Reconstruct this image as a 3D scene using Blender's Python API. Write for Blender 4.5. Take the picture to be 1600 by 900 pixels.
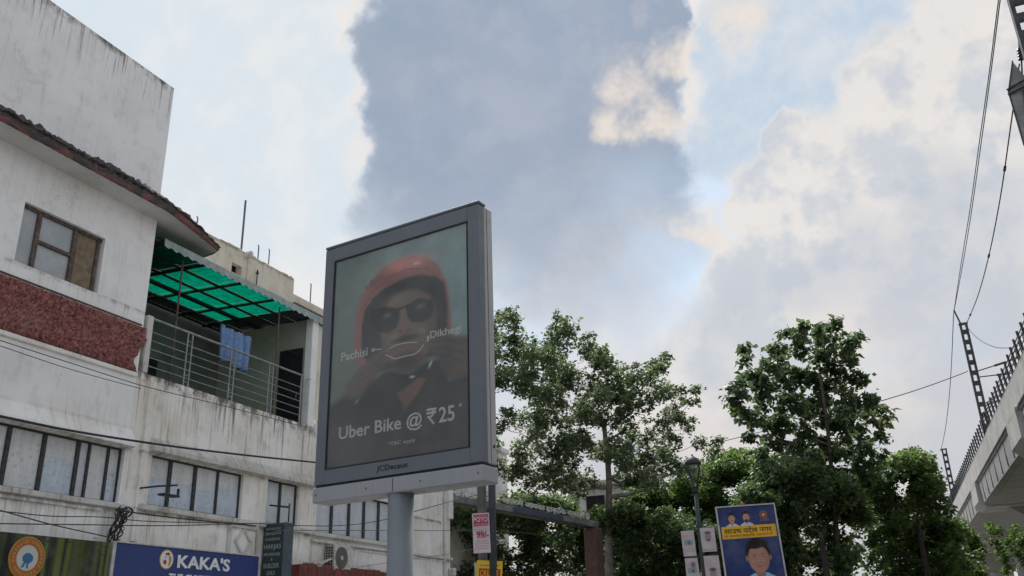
import bpy, math, random
import numpy as np
from mathutils import Matrix, Vector

# ------------------------------------------------------------------ camera, sky, sun, exposure
S = bpy.context.scene
COL = S.collection
for o in list(bpy.data.objects):
    bpy.data.objects.remove(o)
R_ = math.radians
cam_d = bpy.data.cameras.new('camera')
cam = bpy.data.objects.new('camera', cam_d)
COL.objects.link(cam)
m = Matrix([[0.915983, 0.170834, 0.36303], [0.40018, -0.323983, -0.857258], [-0.028833, 0.930511, -0.365127]]).to_4x4()
m.translation = (0, 0, 1.6)
cam.matrix_world = m
cam_d.sensor_width = 36
cam_d.lens = 1393 / 1600 * 36
cam_d.clip_end = 3000
S.camera = cam
S.view_settings.view_transform = 'Standard'
S.view_settings.look = 'None'
S.view_settings.gamma = 1
S.view_settings.use_curve_mapping = False
EXPO = 1.65
S.view_settings.exposure = EXPO
S.cycles.max_bounces = 8
S.cycles.transparent_max_bounces = 12

SUN_AZ, SUN_EL = -26.0, 50.0          # degrees from +Y towards +X, and up


def lin(r, g, b):
    f = lambda c: (c / 255 / 12.92) if c <= 10 else ((c / 255 + .055) / 1.055) ** 2.4
    return (f(r), f(g), f(b), 1.0)


world = bpy.data.worlds.new('World')
S.world = world
world.use_nodes = True
wt = world.node_tree
wt.nodes.clear()


class NT:
    """tiny node-building helper"""
    def __init__(s, tree):
        s.t = tree

    def n(s, typ, ins=None, **kw):
        nd = s.t.nodes.new(typ)
        for k, v in kw.items():
            setattr(nd, k, v)
        for k, v in (ins or {}).items():
            s.put(nd.inputs[k], v)
        return nd

    def put(s, sock, v):
        if isinstance(v, bpy.types.NodeSocket):
            s.t.links.new(v, sock)
        else:
            sock.default_value = v

    def math(s, op, a, b=0.0, c=0.0, clamp=False):
        nd = s.n('ShaderNodeMath', {0: a, 1: b, 2: c}, operation=op)
        nd.use_clamp = clamp
        return nd.outputs[0]

    def vm(s, op, a, b=(0, 0, 0), scale=None):
        nd = s.n('ShaderNodeVectorMath', {0: a, 1: b}, operation=op)
        if scale is not None:
            s.put(nd.inputs['Scale'], scale)
        return nd.outputs['Value' if op in ('DOT_PRODUCT', 'LENGTH') else 'Vector']

    def ss(s, x, a, b, lo=0.0, hi=1.0, kind='SMOOTHSTEP'):
        nd = s.n('ShaderNodeMapRange', {0: x, 1: a, 2: b, 3: lo, 4: hi}, interpolation_type=kind)
        return nd.outputs[0]

    def mix(s, fac, a, b, bt='MIX'):
        nd = s.n('ShaderNodeMix', data_type='RGBA', blend_type=bt)
        s.put(nd.inputs[0], fac)
        s.put(nd.inputs[6], a)
        s.put(nd.inputs[7], b)
        return nd.outputs[2]

    def noise(s, vec, scale, detail=4, rough=.55, col=False, dist=0.0):
        nd = s.n('ShaderNodeTexNoise', {'Vector': vec, 'Scale': scale, 'Detail': detail, 'Roughness': rough, 'Distortion': dist})
        return nd.outputs['Color' if col else 'Fac']


# sky: daylight blue seen between big monsoon clouds, each cloud bank a cluster of round masses at its place in the sky
DARK = [(-0.368,0.648,0.667,0.069),(-0.381,0.678,0.628,0.068),(-0.404,0.700,0.589,0.069),(-0.414,0.723,0.553,0.065),(-0.421,0.746,0.515,0.068),(-0.438,0.763,0.475,0.069),(-0.445,0.783,0.435,0.069),(-0.297,0.678,0.673,0.127),(-0.201,0.726,0.658,0.100),(-0.331,0.747,0.576,0.127),(-0.249,0.786,0.566,0.113),(-0.195,0.808,0.556,0.065),(-0.364,0.797,0.482,0.127),(-0.279,0.833,0.479,0.124),(-0.209,0.856,0.473,0.059),(-0.367,0.834,0.412,0.120),(-0.274,0.871,0.407,0.110),(-0.198,0.890,0.411,0.053),(-0.156,0.784,0.601,0.037),(-0.166,0.843,0.511,0.027)]
CUMU = [(0.128,0.829,0.545,0.053),(0.176,0.846,0.503,0.093),(0.069,0.859,0.508,0.060),(0.018,0.867,0.497,0.039),(-0.015,0.889,0.457,0.063),(-0.047,0.879,0.475,0.024),(-0.080,0.902,0.425,0.048),(-0.004,0.925,0.380,0.127),(0.117,0.902,0.415,0.147),(-0.125,0.922,0.366,0.053),(-0.073,0.942,0.327,0.100)]
VEIL = [(-0.595,0.615,0.517,0.187),(-0.580,0.714,0.392,0.154),(-0.639,0.492,0.591,0.220),(-0.494,0.634,0.594,0.120),(-0.509,0.712,0.484,0.073)]
GLOW = [(-0.195,0.808,0.556,0.040),(-0.225,0.824,0.520,0.025),(-0.186,0.834,0.520,0.028),(-0.166,0.772,0.613,0.031),(-0.147,0.805,0.575,0.027),(-0.155,0.877,0.454,0.024),(-0.215,0.901,0.376,0.023),(-0.156,0.896,0.416,0.023),(-0.499,0.734,0.460,0.029),(-0.070,0.802,0.593,0.040)]
GREY = [(0.025,0.941,0.337,0.100),(-0.036,0.937,0.347,0.067),(0.111,0.941,0.321,0.100),(0.138,0.917,0.375,0.073),(-0.142,0.926,0.349,0.060),(-0.299,0.888,0.349,0.107)]
BLUE = [(-0.094,0.850,0.519,0.087),(-0.034,0.832,0.554,0.087),(0.032,0.824,0.566,0.073),(0.089,0.809,0.582,0.080)]
w = NT(wt)
gen = w.n('ShaderNodeTexCoord').outputs['Generated']
n1 = w.noise(gen, 5.0, 2.5, .6, True)
n2 = w.noise(gen, 22.0, 3.5, .66, True)
off1 = w.vm('SUBTRACT', n1, (.5, .5, .5))
off = w.vm('ADD', w.vm('SCALE', off1, scale=.055), w.vm('SCALE', w.vm('SUBTRACT', n2, (.5, .5, .5)), scale=.055))
dd = w.vm('NORMALIZE', w.vm('ADD', gen, off))
dsoft = w.vm('NORMALIZE', w.vm('ADD', gen, w.vm('SCALE', off1, scale=.22)))


def field(lobes, d):
    """1 in the middle of each round cloud mass, 0 at its rim, negative outside"""
    f = None
    for x, y, z, r in lobes:
        k = 2.0 / (r * r)
        v = w.math('MULTIPLY_ADD', w.vm('DOT_PRODUCT', d, (x, y, z)), k, 1.0 - k)
        f = v if f is None else w.math('MAXIMUM', f, v)
    return f


nish = w.n('ShaderNodeTexSky', sky_type='NISHITA', sun_disc=False, sun_elevation=R_(SUN_EL), sun_rotation=R_(SUN_AZ),
           air_density=1.0, dust_density=2.0, ozone_density=1.0, altitude=200).outputs[0]
STR = 0.1
K = 1.0 / STR / (2 ** EXPO)
world.cycles.sampling_method = 'MANUAL'
world.cycles.sample_map_resolution = 256


def sc(r, g, b, k=1.0):
    c = lin(r, g, b)
    return (c[0] * K * k, c[1] * K * k, c[2] * K * k, 1)


fine = w.noise(gen, 8.0, 5, .6)
lit = w.math('SUBTRACT', w.noise(w.vm('ADD', gen, (-.016, .010, .028)), 8.0, 4, .6), fine)      # billows brighter on the side of the sun
n1s = w.n('ShaderNodeSeparateXYZ', {0: n1})
n2s = w.n('ShaderNodeSeparateXYZ', {0: n2})
big, mid = n1s.outputs[0], n1s.outputs[1]
micro = w.math('MULTIPLY_ADD', n2s.outputs[2], .5, w.math('MULTIPLY', fine, .5))
sepz = w.n('ShaderNodeSeparateXYZ', {0: gen}).outputs[2]
base = w.mix(.90, nish, sc(196, 214, 231))
# clouds over the whole sky
base = w.mix(w.ss(big, .36, .54), base, w.mix(w.ss(fine, .35, .7), sc(200, 206, 216), sc(238, 237, 236)))
# open blue in front, between the banks
blue = field(BLUE, dsoft)
base = w.mix(w.ss(blue, -.2, .5), base, w.mix(w.ss(micro, .42, .68), sc(194, 211, 228), sc(218, 223, 230)))
veil = field(VEIL, dsoft)
base = w.mix(w.ss(veil, .0, .6), base, w.mix(w.ss(w.math('MULTIPLY_ADD', lit, -.6, fine), .3, .8), sc(217, 228, 237), sc(236, 236, 236)))
cum = field(CUMU, dd)
cumcol = w.mix(w.ss(w.math('MULTIPLY_ADD', lit, -1.6, micro), .36, .66), sc(206, 210, 217), sc(234, 229, 225))
cumcol = w.mix(w.ss(cum, .0, .6), sc(234, 230, 227), cumcol)
base = w.mix(w.math('MULTIPLY', w.ss(cum, -.15, .45), .92), base, cumcol)
gre = field(GREY, dsoft)
base = w.mix(w.math('MULTIPLY', w.ss(gre, .0, 1.0), .65), base, w.mix(w.ss(fine, .35, .7), sc(188, 197, 210), sc(203, 206, 214)))
# the hazy layer low over the trees
hz = w.ss(w.math('MULTIPLY_ADD', big, .16, sepz), .24, .44, 1.0, 0.0)
base = w.mix(w.math('MULTIPLY', hz, .85), base, w.mix(w.ss(fine, .35, .68), sc(203, 204, 209), sc(224, 215, 210)))
# the dark bank in front of the sun, silver lined
drk = field(DARK, dd)
low = w.ss(w.math('MULTIPLY_ADD', big, .10, sepz), .38, .58)
rim = w.math('MULTIPLY', w.ss(drk, -.6, -.05), w.ss(drk, -.08, .22, 1.0, 0.0))
rim = w.math('MULTIPLY', w.math('MULTIPLY', rim, low), w.ss(fine, .40, .62))
dcol = w.mix(w.ss(fine, .3, .72), sc(148, 164, 187), sc(165, 176, 194))
dcol = w.mix(w.math('MULTIPLY', w.ss(w.math('MULTIPLY_ADD', lit, -1.2, fine), .5, .85), .22), dcol, sc(186, 192, 203))
dcol = w.mix(w.math('MULTIPLY', w.ss(mid, .40, .66), .5), dcol, sc(154, 168, 186))
base = w.mix(w.math('MULTIPLY', w.ss(drk, -.18, w.math('MULTIPLY_ADD', low, -.66, 1.08)), w.math('MULTIPLY_ADD', low, .72, .24)), base, dcol)
base = w.mix(w.math('MULTIPLY', rim, .8), base, sc(240, 234, 229))
glo = field(GLOW, w.vm('NORMALIZE', w.vm('ADD', gen, w.vm('SCALE', off, scale=.9))))
base = w.mix(w.math('MULTIPLY', w.math('MULTIPLY', w.ss(glo, -.35, 1.1), .95), w.ss(micro, .36, .62)), base, sc(238, 227, 217))
bgn = w.n('ShaderNodeBackground', {'Color': base, 'Strength': STR})
wo = w.n('ShaderNodeOutputWorld', {'Surface': bgn.outputs[0]})

sun_d = bpy.data.lights.new('sun', 'SUN')
sun_d.energy = 1.5
sun_d.angle = R_(14)
sun_d.color = (1, .96, .9)
sun = bpy.data.objects.new('sun', sun_d)
COL.objects.link(sun)
az, el = R_(SUN_AZ), R_(SUN_EL)
sdir = Vector((math.sin(az) * math.cos(el), math.cos(az) * math.cos(el), math.sin(el)))
sun.rotation_euler = sdir.to_track_quat('Z', 'Y').to_euler()
sun.location = sdir * 60

# ------------------------------------------------------------------ helpers
WORLD_ROOTS = set()


def tag(o, label=None, cat=None, group=None, kind=None):
    if label: o['label'] = label
    if cat: o['category'] = cat
    if group: o['group'] = group
    if kind: o['kind'] = kind
    return o


def thing(name, label, cat, loc=(0, 0, 0), rotz=0.0, group=None, local=False):
    o = bpy.data.objects.new(name, None)
    COL.objects.link(o)
    o.location = loc
    o.rotation_euler = (0, 0, rotz)
    o.empty_display_size = .3
    tag(o, label, cat, group)
    if not local:
        WORLD_ROOTS.add(o)
    return o


def root(o):
    while o.parent:
        o = o.parent
    return o


def link(name, me, material, parent=None, origin=None):
    o = bpy.data.objects.new(name, me)
    if material is not None and not me.materials:
        me.materials.append(material)
    COL.objects.link(o)
    if parent is not None:
        o.parent = parent
        r = root(parent)
        if r in WORLD_ROOTS:
            me.transform(Matrix.Translation(-Vector(r.location)))
    elif origin is not None:
        me.transform(Matrix.Translation(-Vector(origin)))
        o.location = origin
    return o


class MB:
    def __init__(s):
        s.v, s.f = [], []

    def add(s, vs, fs):
        b = len(s.v)
        s.v += [tuple(p) for p in vs]
        s.f += [tuple(i + b for i in f) for f in fs]
        return s

    def quad(s, a, b, c, d):
        return s.add([a, b, c, d], [(0, 1, 2, 3)])

    def box(s, x0, x1, y0, y1, z0, z1, bev=0.0):
        x0, x1 = min(x0, x1), max(x0, x1)
        y0, y1 = min(y0, y1), max(y0, y1)
        z0, z1 = min(z0, z1), max(z0, z1)
        if bev <= 0:
            v = [(x, y, z) for z in (z0, z1) for y in (y0, y1) for x in (x0, x1)]
            return s.add(v, [(0, 2, 3, 1), (4, 5, 7, 6), (0, 1, 5, 4), (2, 6, 7, 3), (0, 4, 6, 2), (1, 3, 7, 5)])
        # box with chamfered edges: 24 vertices
        b = min(bev, (x1 - x0) / 2.1, (y1 - y0) / 2.1, (z1 - z0) / 2.1)
        c = [(x0, x1), (y0, y1), (z0, z1)]
        idx, v = {}, []
        for ax in range(3):
            for sx in (0, 1):
                for sy in (0, 1):
                    for sz in (0, 1):
                        sg = (sx, sy, sz)
                        p = [c[k][sg[k]] + (0 if k == ax else (b if sg[k] == 0 else -b)) for k in range(3)]
                        idx[(ax, sg)] = len(v)
                        v.append(p)
        fs = []
        for ax in range(3):
            o1, o2 = [k for k in range(3) if k != ax]
            for sgn in (0, 1):
                q = []
                for a_, b_ in ((0, 0), (1, 0), (1, 1), (0, 1)):
                    g = [0, 0, 0]
                    g[ax], g[o1], g[o2] = sgn, a_, b_
                    q.append(idx[(ax, tuple(g))])
                fs.append(tuple(q))
            for a_ in (0, 1):
                for b_ in (0, 1):
                    g0, g1 = [0, 0, 0], [0, 0, 0]
                    g0[ax], g1[ax] = 0, 1
                    g0[o1] = g1[o1] = a_
                    g0[o2] = g1[o2] = b_
                    fs.append((idx[(o1, tuple(g0))], idx[(o1, tuple(g1))], idx[(o2, tuple(g1))], idx[(o2, tuple(g0))]))
        for sx in (0, 1):
            for sy in (0, 1):
                for sz in (0, 1):
                    fs.append(tuple(idx[(ax, (sx, sy, sz))] for ax in range(3)))
        return s.add(v, fs)

    def tube(s, pts, r, n=8, cap=True):
        pts = [Vector(p) for p in pts]
        rs = r if isinstance(r, (list, tuple)) else [r] * len(pts)
        rings = []
        for i, p in enumerate(pts):
            t = (pts[min(i + 1, len(pts) - 1)] - pts[max(i - 1, 0)]).normalized()
            ref = Vector((0, 0, 1)) if abs(t.z) < .9 else Vector((1, 0, 0))
            u = t.cross(ref).normalized()
            vv = t.cross(u)
            rings.append([p + (u * math.cos(2 * math.pi * k / n) + vv * math.sin(2 * math.pi * k / n)) * rs[i] for k in range(n)])
        fs = []
        for i in range(len(pts) - 1):
            for k in range(n):
                fs.append((i * n + k, i * n + (k + 1) % n, (i + 1) * n + (k + 1) % n, (i + 1) * n + k))
        if cap:
            fs.append(tuple(range(n))[::-1])
            fs.append(tuple((len(pts) - 1) * n + k for k in range(n)))
        return s.add([q for rg in rings for q in rg], fs)

    def bar(s, a, b, wx, wz):
        """rectangular bar from a to b"""
        a, b = Vector(a), Vector(b)
        t = (b - a).normalized()
        ref = Vector((0, 0, 1)) if abs(t.z) < .9 else Vector((1, 0, 0))
        u = t.cross(ref).normalized() * wx / 2
        v = t.cross(u).normalized() * wz / 2
        vs = [p + q for p in (a, b) for q in (-u - v, u - v, u + v, -u + v)]
        return s.add(vs, [(0, 1, 2, 3), (7, 6, 5, 4), (0, 4, 5, 1), (1, 5, 6, 2), (2, 6, 7, 3), (3, 7, 4, 0)])

    def prism(s, poly, z0, z1):
        n = len(poly)
        vs = [(x, y, z0) for x, y in poly] + [(x, y, z1) for x, y in poly]
        return s.add(vs, [tuple(range(n))[::-1], tuple(range(n, 2 * n))] + [(i, (i + 1) % n, n + (i + 1) % n, n + i) for i in range(n)])

    def disc(s, c, u, v, r, n=24):
        c, u, v = Vector(c), Vector(u), Vector(v)
        return s.add([c + (u * math.cos(2 * math.pi * k / n) + v * math.sin(2 * math.pi * k / n)) * r for k in range(n)], [tuple(range(n))])

    def cyl(s, c, axis, r, h, n=20, r2=None):
        c, a = Vector(c), Vector(axis).normalized()
        return s.tube([c, c + a * h], [r, r if r2 is None else r2], n)

    def build(s, name, material, parent=None, origin=None, smooth=False):
        me = bpy.data.meshes.new(name)
        me.from_pydata(s.v, [], s.f)
        if smooth:
            me.polygons.foreach_set('use_smooth', [True] * len(me.polygons))
        me.update()
        return link(name, me, material, parent, origin)


def wall_open(mb, X, y0, y1, z0, z1, ops, th, back=True):
    """front face (looking to +X) of a wall with real openings and reveals"""
    ys = sorted({y0, y1} | {v for o in ops for v in o[:2] if y0 < v < y1})
    zs = sorted({z0, z1} | {v for o in ops for v in o[2:] if z0 < v < z1})
    for a, b in zip(ys, ys[1:]):
        for c, d in zip(zs, zs[1:]):
            my, mz = (a + b) / 2, (c + d) / 2
            if any(o[0] < my < o[1] and o[2] < mz < o[3] for o in ops):
                continue
            mb.quad((X, a, c), (X, b, c), (X, b, d), (X, a, d))
    for a, b, c, d in ops:
        e = X - th
        mb.quad((X, a, c), (e, a, c), (e, b, c), (X, b, c))
        mb.quad((X, a, d), (X, b, d), (e, b, d), (e, a, d))
        mb.quad((X, a, c), (X, a, d), (e, a, d), (e, a, c))
        mb.quad((X, b, c), (e, b, c), (e, b, d), (X, b, d))
    return mb


# ------------------------------------------------------------------ materials
def newmat(name):
    mt = bpy.data.materials.new(name)
    mt.use_nodes = True
    mt.node_tree.nodes.clear()
    return mt, NT(mt.node_tree)


def finish(nt, **ins):
    p = nt.n('ShaderNodeBsdfPrincipled')
    for k, v in ins.items():
        nt.put(p.inputs[k.replace('_', ' ')], v)
    nt.n('ShaderNodeOutputMaterial', {'Surface': p.outputs[0]})
    return p


def pmat(name, c, c2=None, scale=6.0, rough=.7, bump=0.0, bscale=None, metal=0.0, spec=.4, lo=.35, hi=.65, rv=.12):
    mt, nt = newmat(name)
    pos = nt.n('ShaderNodeTexCoord').outputs['Object']
    c2 = c2 or tuple(x * .8 for x in c)
    f = nt.noise(pos, scale, 6, .6)
    col = nt.mix(nt.ss(f, lo, hi), (*c, 1), (*c2, 1))
    rg = nt.ss(nt.noise(pos, scale * 2.3, 4), .3, .7, max(rough - rv, .03), min(rough + rv, 1))
    kw = dict(Base_Color=col, Roughness=rg, Metallic=metal, Specular_IOR_Level=spec)
    if bump:
        b = nt.n('ShaderNodeBump', {'Height': nt.noise(pos, bscale or scale * 4, 6, .65), 'Strength': bump, 'Distance': .02})
        kw['Normal'] = b.outputs[0]
    finish(nt, **kw)
    return mt


def plaster(name, c, dirt=(.16, .145, .125), streak=.5, stain=.4, tops=(), warm=None, crack=True):
    """painted render: blotches, rain streaks, extra staining below the given heights (z, reach, strength)"""
    mt, nt = newmat(name)
    pos = nt.n('ShaderNodeNewGeometry').outputs['Position']
    sx = nt.n('ShaderNodeSeparateXYZ', {0: pos})
    y, z = sx.outputs[1], sx.outputs[2]
    warm = warm or tuple(v * f for v, f in zip(c, (.86, .83, .77)))
    col = nt.mix(nt.ss(nt.noise(pos, .9, 6, .6), .38, .68), (*c, 1), (*warm, 1))
    col = nt.mix(nt.math('MULTIPLY', nt.ss(nt.noise(pos, 3.1, 7, .68), .5, .72), stain), col, (*[v * .62 for v in warm], 1))
    # streaks: noise stretched along z
    sv = nt.n('ShaderNodeCombineXYZ', {0: nt.math('MULTIPLY', sx.outputs[0], 2.0), 1: nt.math('MULTIPLY', y, 7.0), 2: nt.math('MULTIPLY', z, .38)}).outputs[0]
    sv2 = nt.n('ShaderNodeCombineXYZ', {0: 3.7, 1: nt.math('MULTIPLY', y, 19.0), 2: nt.math('MULTIPLY', z, .8)}).outputs[0]
    st = nt.math('MAXIMUM', nt.ss(nt.noise(sv, 1.0, 5, .6), .52, .74), nt.math('MULTIPLY', nt.ss(nt.noise(sv2, 1.0, 5, .62), .54, .72), .9))
    amt = nt.math('MULTIPLY', nt.ss(nt.noise(pos, .9, 3), .36, .58), streak * 1.2)
    for zt, reach, strength in tops:
        m_ = nt.math('MULTIPLY', nt.ss(z, zt - reach, zt), nt.ss(z, zt + .02, zt + .05, 1, 0))
        amt = nt.math('MAXIMUM', amt, nt.math('MULTIPLY', m_, strength))
        # grime gathers right at the edge itself
        m2 = nt.math('MULTIPLY', nt.ss(z, zt - reach * .22, zt), nt.ss(z, zt + .02, zt + .05, 1, 0))
        col = nt.mix(nt.math('MULTIPLY', nt.math('MULTIPLY', m2, nt.ss(nt.noise(pos, 4.5, 5, .65), .38, .66)), strength), col, (*dirt, 1))
    col = nt.mix(nt.math('MULTIPLY', st, amt, clamp=True), col, (*dirt, 1))
    if crack:
        vo = nt.n('ShaderNodeTexVoronoi', {'Vector': nt.vm('ADD', pos, nt.vm('SCALE', nt.noise(pos, 1.7, 4, .6, True), scale=.9)), 'Scale': .55}, feature='DISTANCE_TO_EDGE')
        ck = nt.math('MULTIPLY', nt.ss(vo.outputs[0], .0, .008, 1, 0), nt.ss(nt.noise(pos, .8, 2), .5, .6))
        col = nt.mix(nt.math('MULTIPLY', ck, .22), col, (*dirt, 1))
    h = nt.math('ADD', nt.noise(pos, 2.2, 5, .6), nt.math('MULTIPLY', nt.noise(pos, 38, 4, .6), .25))
    b = nt.n('ShaderNodeBump', {'Height': h, 'Strength': .35, 'Distance': .03})
    finish(nt, Base_Color=col, Roughness=.88, Specular_IOR_Level=.25, Normal=b.outputs[0])
    return mt


def attr_mat(name, rough=.55, spec=.35):
    mt, nt = newmat(name)
    a = nt.n('ShaderNodeVertexColor', layer_name='print').outputs[0]
    pos = nt.n('ShaderNodeTexCoord').outputs['Object']
    col = nt.mix(nt.math('MULTIPLY', nt.ss(nt.noise(pos, 3, 6, .65), .4, .75), .18), a, (.3, .3, .29, 1))
    finish(nt, Base_Color=col, Roughness=rough, Specular_IOR_Level=spec)
    return mt


def leafmat(name, dark, mid, light, trans=.5):
    mt, nt = newmat(name)
    rnd = nt.n('ShaderNodeNewGeometry').outputs['Random Per Island']
    pos = nt.n('ShaderNodeTexCoord').outputs['Object']
    big_ = nt.noise(pos, .7, 3, .5)
    f = nt.math('MULTIPLY_ADD', rnd, .6, nt.math('MULTIPLY', big_, .5))
    col = nt.mix(nt.ss(f, .25, .58), (*dark, 1), (*mid, 1))
    col = nt.mix(nt.ss(f, .62, .92), col, (*light, 1))
    p = nt.n('ShaderNodeBsdfPrincipled', {'Base Color': col, 'Roughness': .48, 'Specular IOR Level': .4})
    tr = nt.n('ShaderNodeBsdfTranslucent', {'Color': nt.mix(1.0, col, (1.9, 2.0, 1.15, 1), 'MULTIPLY')})
    mx = nt.n('ShaderNodeMixShader', {0: trans, 1: p.outputs[0], 2: tr.outputs[0]})
    nt.n('ShaderNodeOutputMaterial', {'Surface': mx.outputs[0]})
    return mt


M = {}
M['white_up'] = plaster('white render upper', (.85, .85, .86), streak=.16, stain=.32, tops=((13.34, 1.2, 1.1), (7.95, .4, .5)), warm=(.78, .78, .785))
M['white_low'] = plaster('white render lower', (.85, .85, .85), streak=.35, stain=.5, tops=((5.2, .35, .5), (4.0, .8, .6)))
M['streaked'] = plaster('rain streaked parapet render', (.84, .83, .81), streak=.6, stain=.55, tops=((6.74, 1.7, 1.25), (5.2, .3, .8), (4.1, .8, .9)))
M['far_white'] = plaster('far white render', (.79, .79, .785), streak=.45, stain=.5, tops=((6.9, 1.4, .7), (5.05, .5, .6), (3.95, .6, .7)))
M['ledge'] = plaster('ledge render', (.60, .59, .57), streak=.7, stain=.9, dirt=(.11, .10, .09))
M['cream'] = plaster('cream render', (.66, .62, .53), streak=.25, stain=.4, tops=((13.95, .6, .6),))
M['soffit'] = plaster('soffit render', (.66, .67, .68), streak=.05, stain=.2)
M['pale_green'] = plaster('pale grey green balcony render', (.50, .50, .46), streak=.2, stain=.3)
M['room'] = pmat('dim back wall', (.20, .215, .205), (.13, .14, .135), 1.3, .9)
M['black'] = pmat('black metal', (.018, .019, .022), (.03, .03, .032), 9, .55)
M['cable'] = pmat('cable sheath', (.012, .012, .013), (.03, .03, .03), 4, .6)
M['cable_grey'] = pmat('weathered cable', (.07, .07, .072), (.04, .04, .04), 4, .6)
M['frame_brown'] = pmat('old brown window timber', (.075, .052, .043), (.14, .115, .10), 11, .75, .3)
M['mullion'] = pmat('dark aluminium mullion', (.022, .026, .032), (.05, .052, .055), 12, .45, metal=.2)
M['ply'] = pmat('weathered plywood', (.235, .185, .13), (.16, .12, .085), 7, .8, .25)
M['steel'] = pmat('brushed railing steel', (.33, .34, .35), (.22, .22, .22), 8, .42, metal=.55)
M['pane_grey'] = pmat('frosted grey pane', (.40, .43, .46), (.33, .36, .385), 2.2, .35, spec=.5)
M['dark_room'] = pmat('unlit interior', (.02, .022, .026), (.012, .013, .015), 2, .9)
M['brick_red'] = pmat('old red paint on masonry', (.20, .055, .045), (.11, .045, .04), 5, .9, .6)
M['bb_frame'] = pmat('dark grey powder coat', (.135, .155, .19), (.12, .14, .172), 2.5, .42, spec=.45)
M['bb_side'] = pmat('grey aluminium casing', (.38, .385, .39), (.34, .345, .35), 2.0, .42, spec=.45, metal=.15)
M['bb_base'] = pmat('mid grey base casing', (.34, .36, .39), (.30, .32, .35), 2.2, .45, spec=.45)
M['bb_pole'] = pmat('painted steel pole', (.19, .225, .265), (.165, .195, .23), 2.0, .40, spec=.5)
def cased(name, c, dirt=.5):
    mt, nt = newmat(name)
    pos = nt.n('ShaderNodeTexCoord').outputs['Object']
    sv = nt.vm('MULTIPLY', pos, (14.0, 14.0, .7))
    st = nt.ss(nt.noise(sv, 1.0, 5, .62), .48, .74)
    bl = nt.ss(nt.noise(pos, 1.4, 5, .6), .35, .7)
    col = nt.mix(nt.math('MULTIPLY', st, dirt), (*c, 1), (*[v * .72 + .02 for v in c], 1))
    col = nt.mix(nt.math('MULTIPLY', bl, .35), col, (*[v * 1.15 + .012 for v in c], 1))
    sp_ = nt.ss(nt.noise(pos, 60, 3, .6), .70, .76)
    col = nt.mix(nt.math('MULTIPLY', sp_, .5), col, (.3, .29, .27, 1))
    finish(nt, Base_Color=col, Roughness=nt.ss(nt.noise(pos, 5, 5), .3, .7, .34, .62), Specular_IOR_Level=.45)
    return mt


M['bb_frame'] = cased('dark grey powder coat', (.14, .16, .195))
M['bb_side'] = cased('grey aluminium casing', (.40, .405, .41))
M['bb_base'] = cased('mid grey base casing', (.33, .35, .385))
M['bb_pole'] = cased('painted steel pole', (.215, .24, .268))
M['gasket'] = pmat('black gasket', (.015, .016, .02), (.02, .02, .022), 8, .6)
M['print_white'] = pmat('white ink', (.52, .54, .55), (.47, .49, .50), 6, .6)
M['jc'] = pmat('engraved black letters', (.02, .025, .032), (.02, .022, .03), 6, .6)
M['white_letters'] = pmat('white sign letters', (.78, .79, .81), (.62, .64, .67), 8, .5)
M['blue_sign'] = pmat('blue signboard face', (.018, .04, .17), (.022, .047, .19), 1.5, .38, spec=.45)
M['sign_edge'] = pmat('pale sign trim', (.55, .55, .56), (.4, .4, .41), 8, .6)
M['green_sign'] = pmat('dark green sign paint', (.028, .047, .048), (.04, .06, .062), 5, .55)
M['green_edge'] = pmat('blue grey sign edge', (.07, .095, .115), (.055, .075, .09), 5, .5)
M['sign_ink'] = pmat('faded sign letters', (.38, .42, .42), (.24, .28, .28), 20, .7)
M['ac_white'] = pmat('off white appliance paint', (.55, .55, .52), (.42, .415, .39), 6, .5)
M['ac_dark'] = pmat('dark grille', (.035, .036, .036), (.05, .05, .05), 9, .6)
M['ac_fan'] = pmat('grey fan guard', (.15, .15, .14), (.11, .11, .10), 9, .6)
M['concrete'] = pmat('viaduct concrete', (.30, .305, .31), (.245, .25, .255), 1.2, .85, .3, 9)
M['concrete_pale'] = pmat('pale precast panel', (.42, .425, .43), (.35, .355, .36), .9, .85, .25, 9)
M['concrete_dark'] = pmat('grimy and shadowed concrete', (.17, .175, .18), (.11, .11, .115), 1.1, .9, .3, 9)
M['concrete_pale'] = plaster('pale precast panel', (.47, .475, .48), dirt=(.14, .14, .14), streak=.55, stain=.6, tops=((9.88, .9, .9), (8.7, .6, .5)))
M['rail_dark'] = pmat('dark painted railing', (.03, .033, .037), (.05, .05, .052), 6, .55)
M['galv'] = pmat('galvanised mast steel', (.06, .063, .07), (.035, .035, .04), 5, .5, metal=.3)
M['mesh_panel'] = pmat('grey sheet metal', (.26, .265, .27), (.18, .18, .185), 3, .6)
M['pillar'] = pmat('dark red granite pillar', (.060, .030, .027), (.085, .045, .04), 3.5, .55, .2)
M['beam'] = pmat('grimy beam paint', (.20, .205, .21), (.10, .105, .11), 1.7, .75, .3)
M['beam_blue'] = pmat('faded navy panel', (.04, .05, .085), (.06, .068, .09), 2.5, .7)
M['beam_letters'] = pmat('pale raised letters', (.62, .63, .64), (.42, .43, .44), 9, .7)
M['pole_dark'] = pmat('navy painted pole', (.028, .036, .052), (.04, .046, .058), 5, .5)
M['pole_grey'] = pmat('grey steel pole', (.13, .135, .14), (.09, .092, .095), 5, .6)
M['paper'] = pmat('poster paper', (.62, .60, .61), (.54, .51, .52), 5, .8)
M['pink'] = pmat('magenta ink', (.42, .035, .10), (.36, .03, .085), 6, .75)
M['ink_red'] = pmat('red ink', (.45, .03, .03), (.38, .025, .025), 6, .75)
M['yellow'] = pmat('yellow paper', (.66, .47, .03), (.58, .40, .03), 5, .8)
M['ink_black'] = pmat('black ink', (.02, .02, .025), (.03, .03, .03), 6, .7)
M['bark'] = pmat('grey bark', (.115, .105, .092), (.06, .052, .045), 4, .9, .7, 18)
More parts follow.
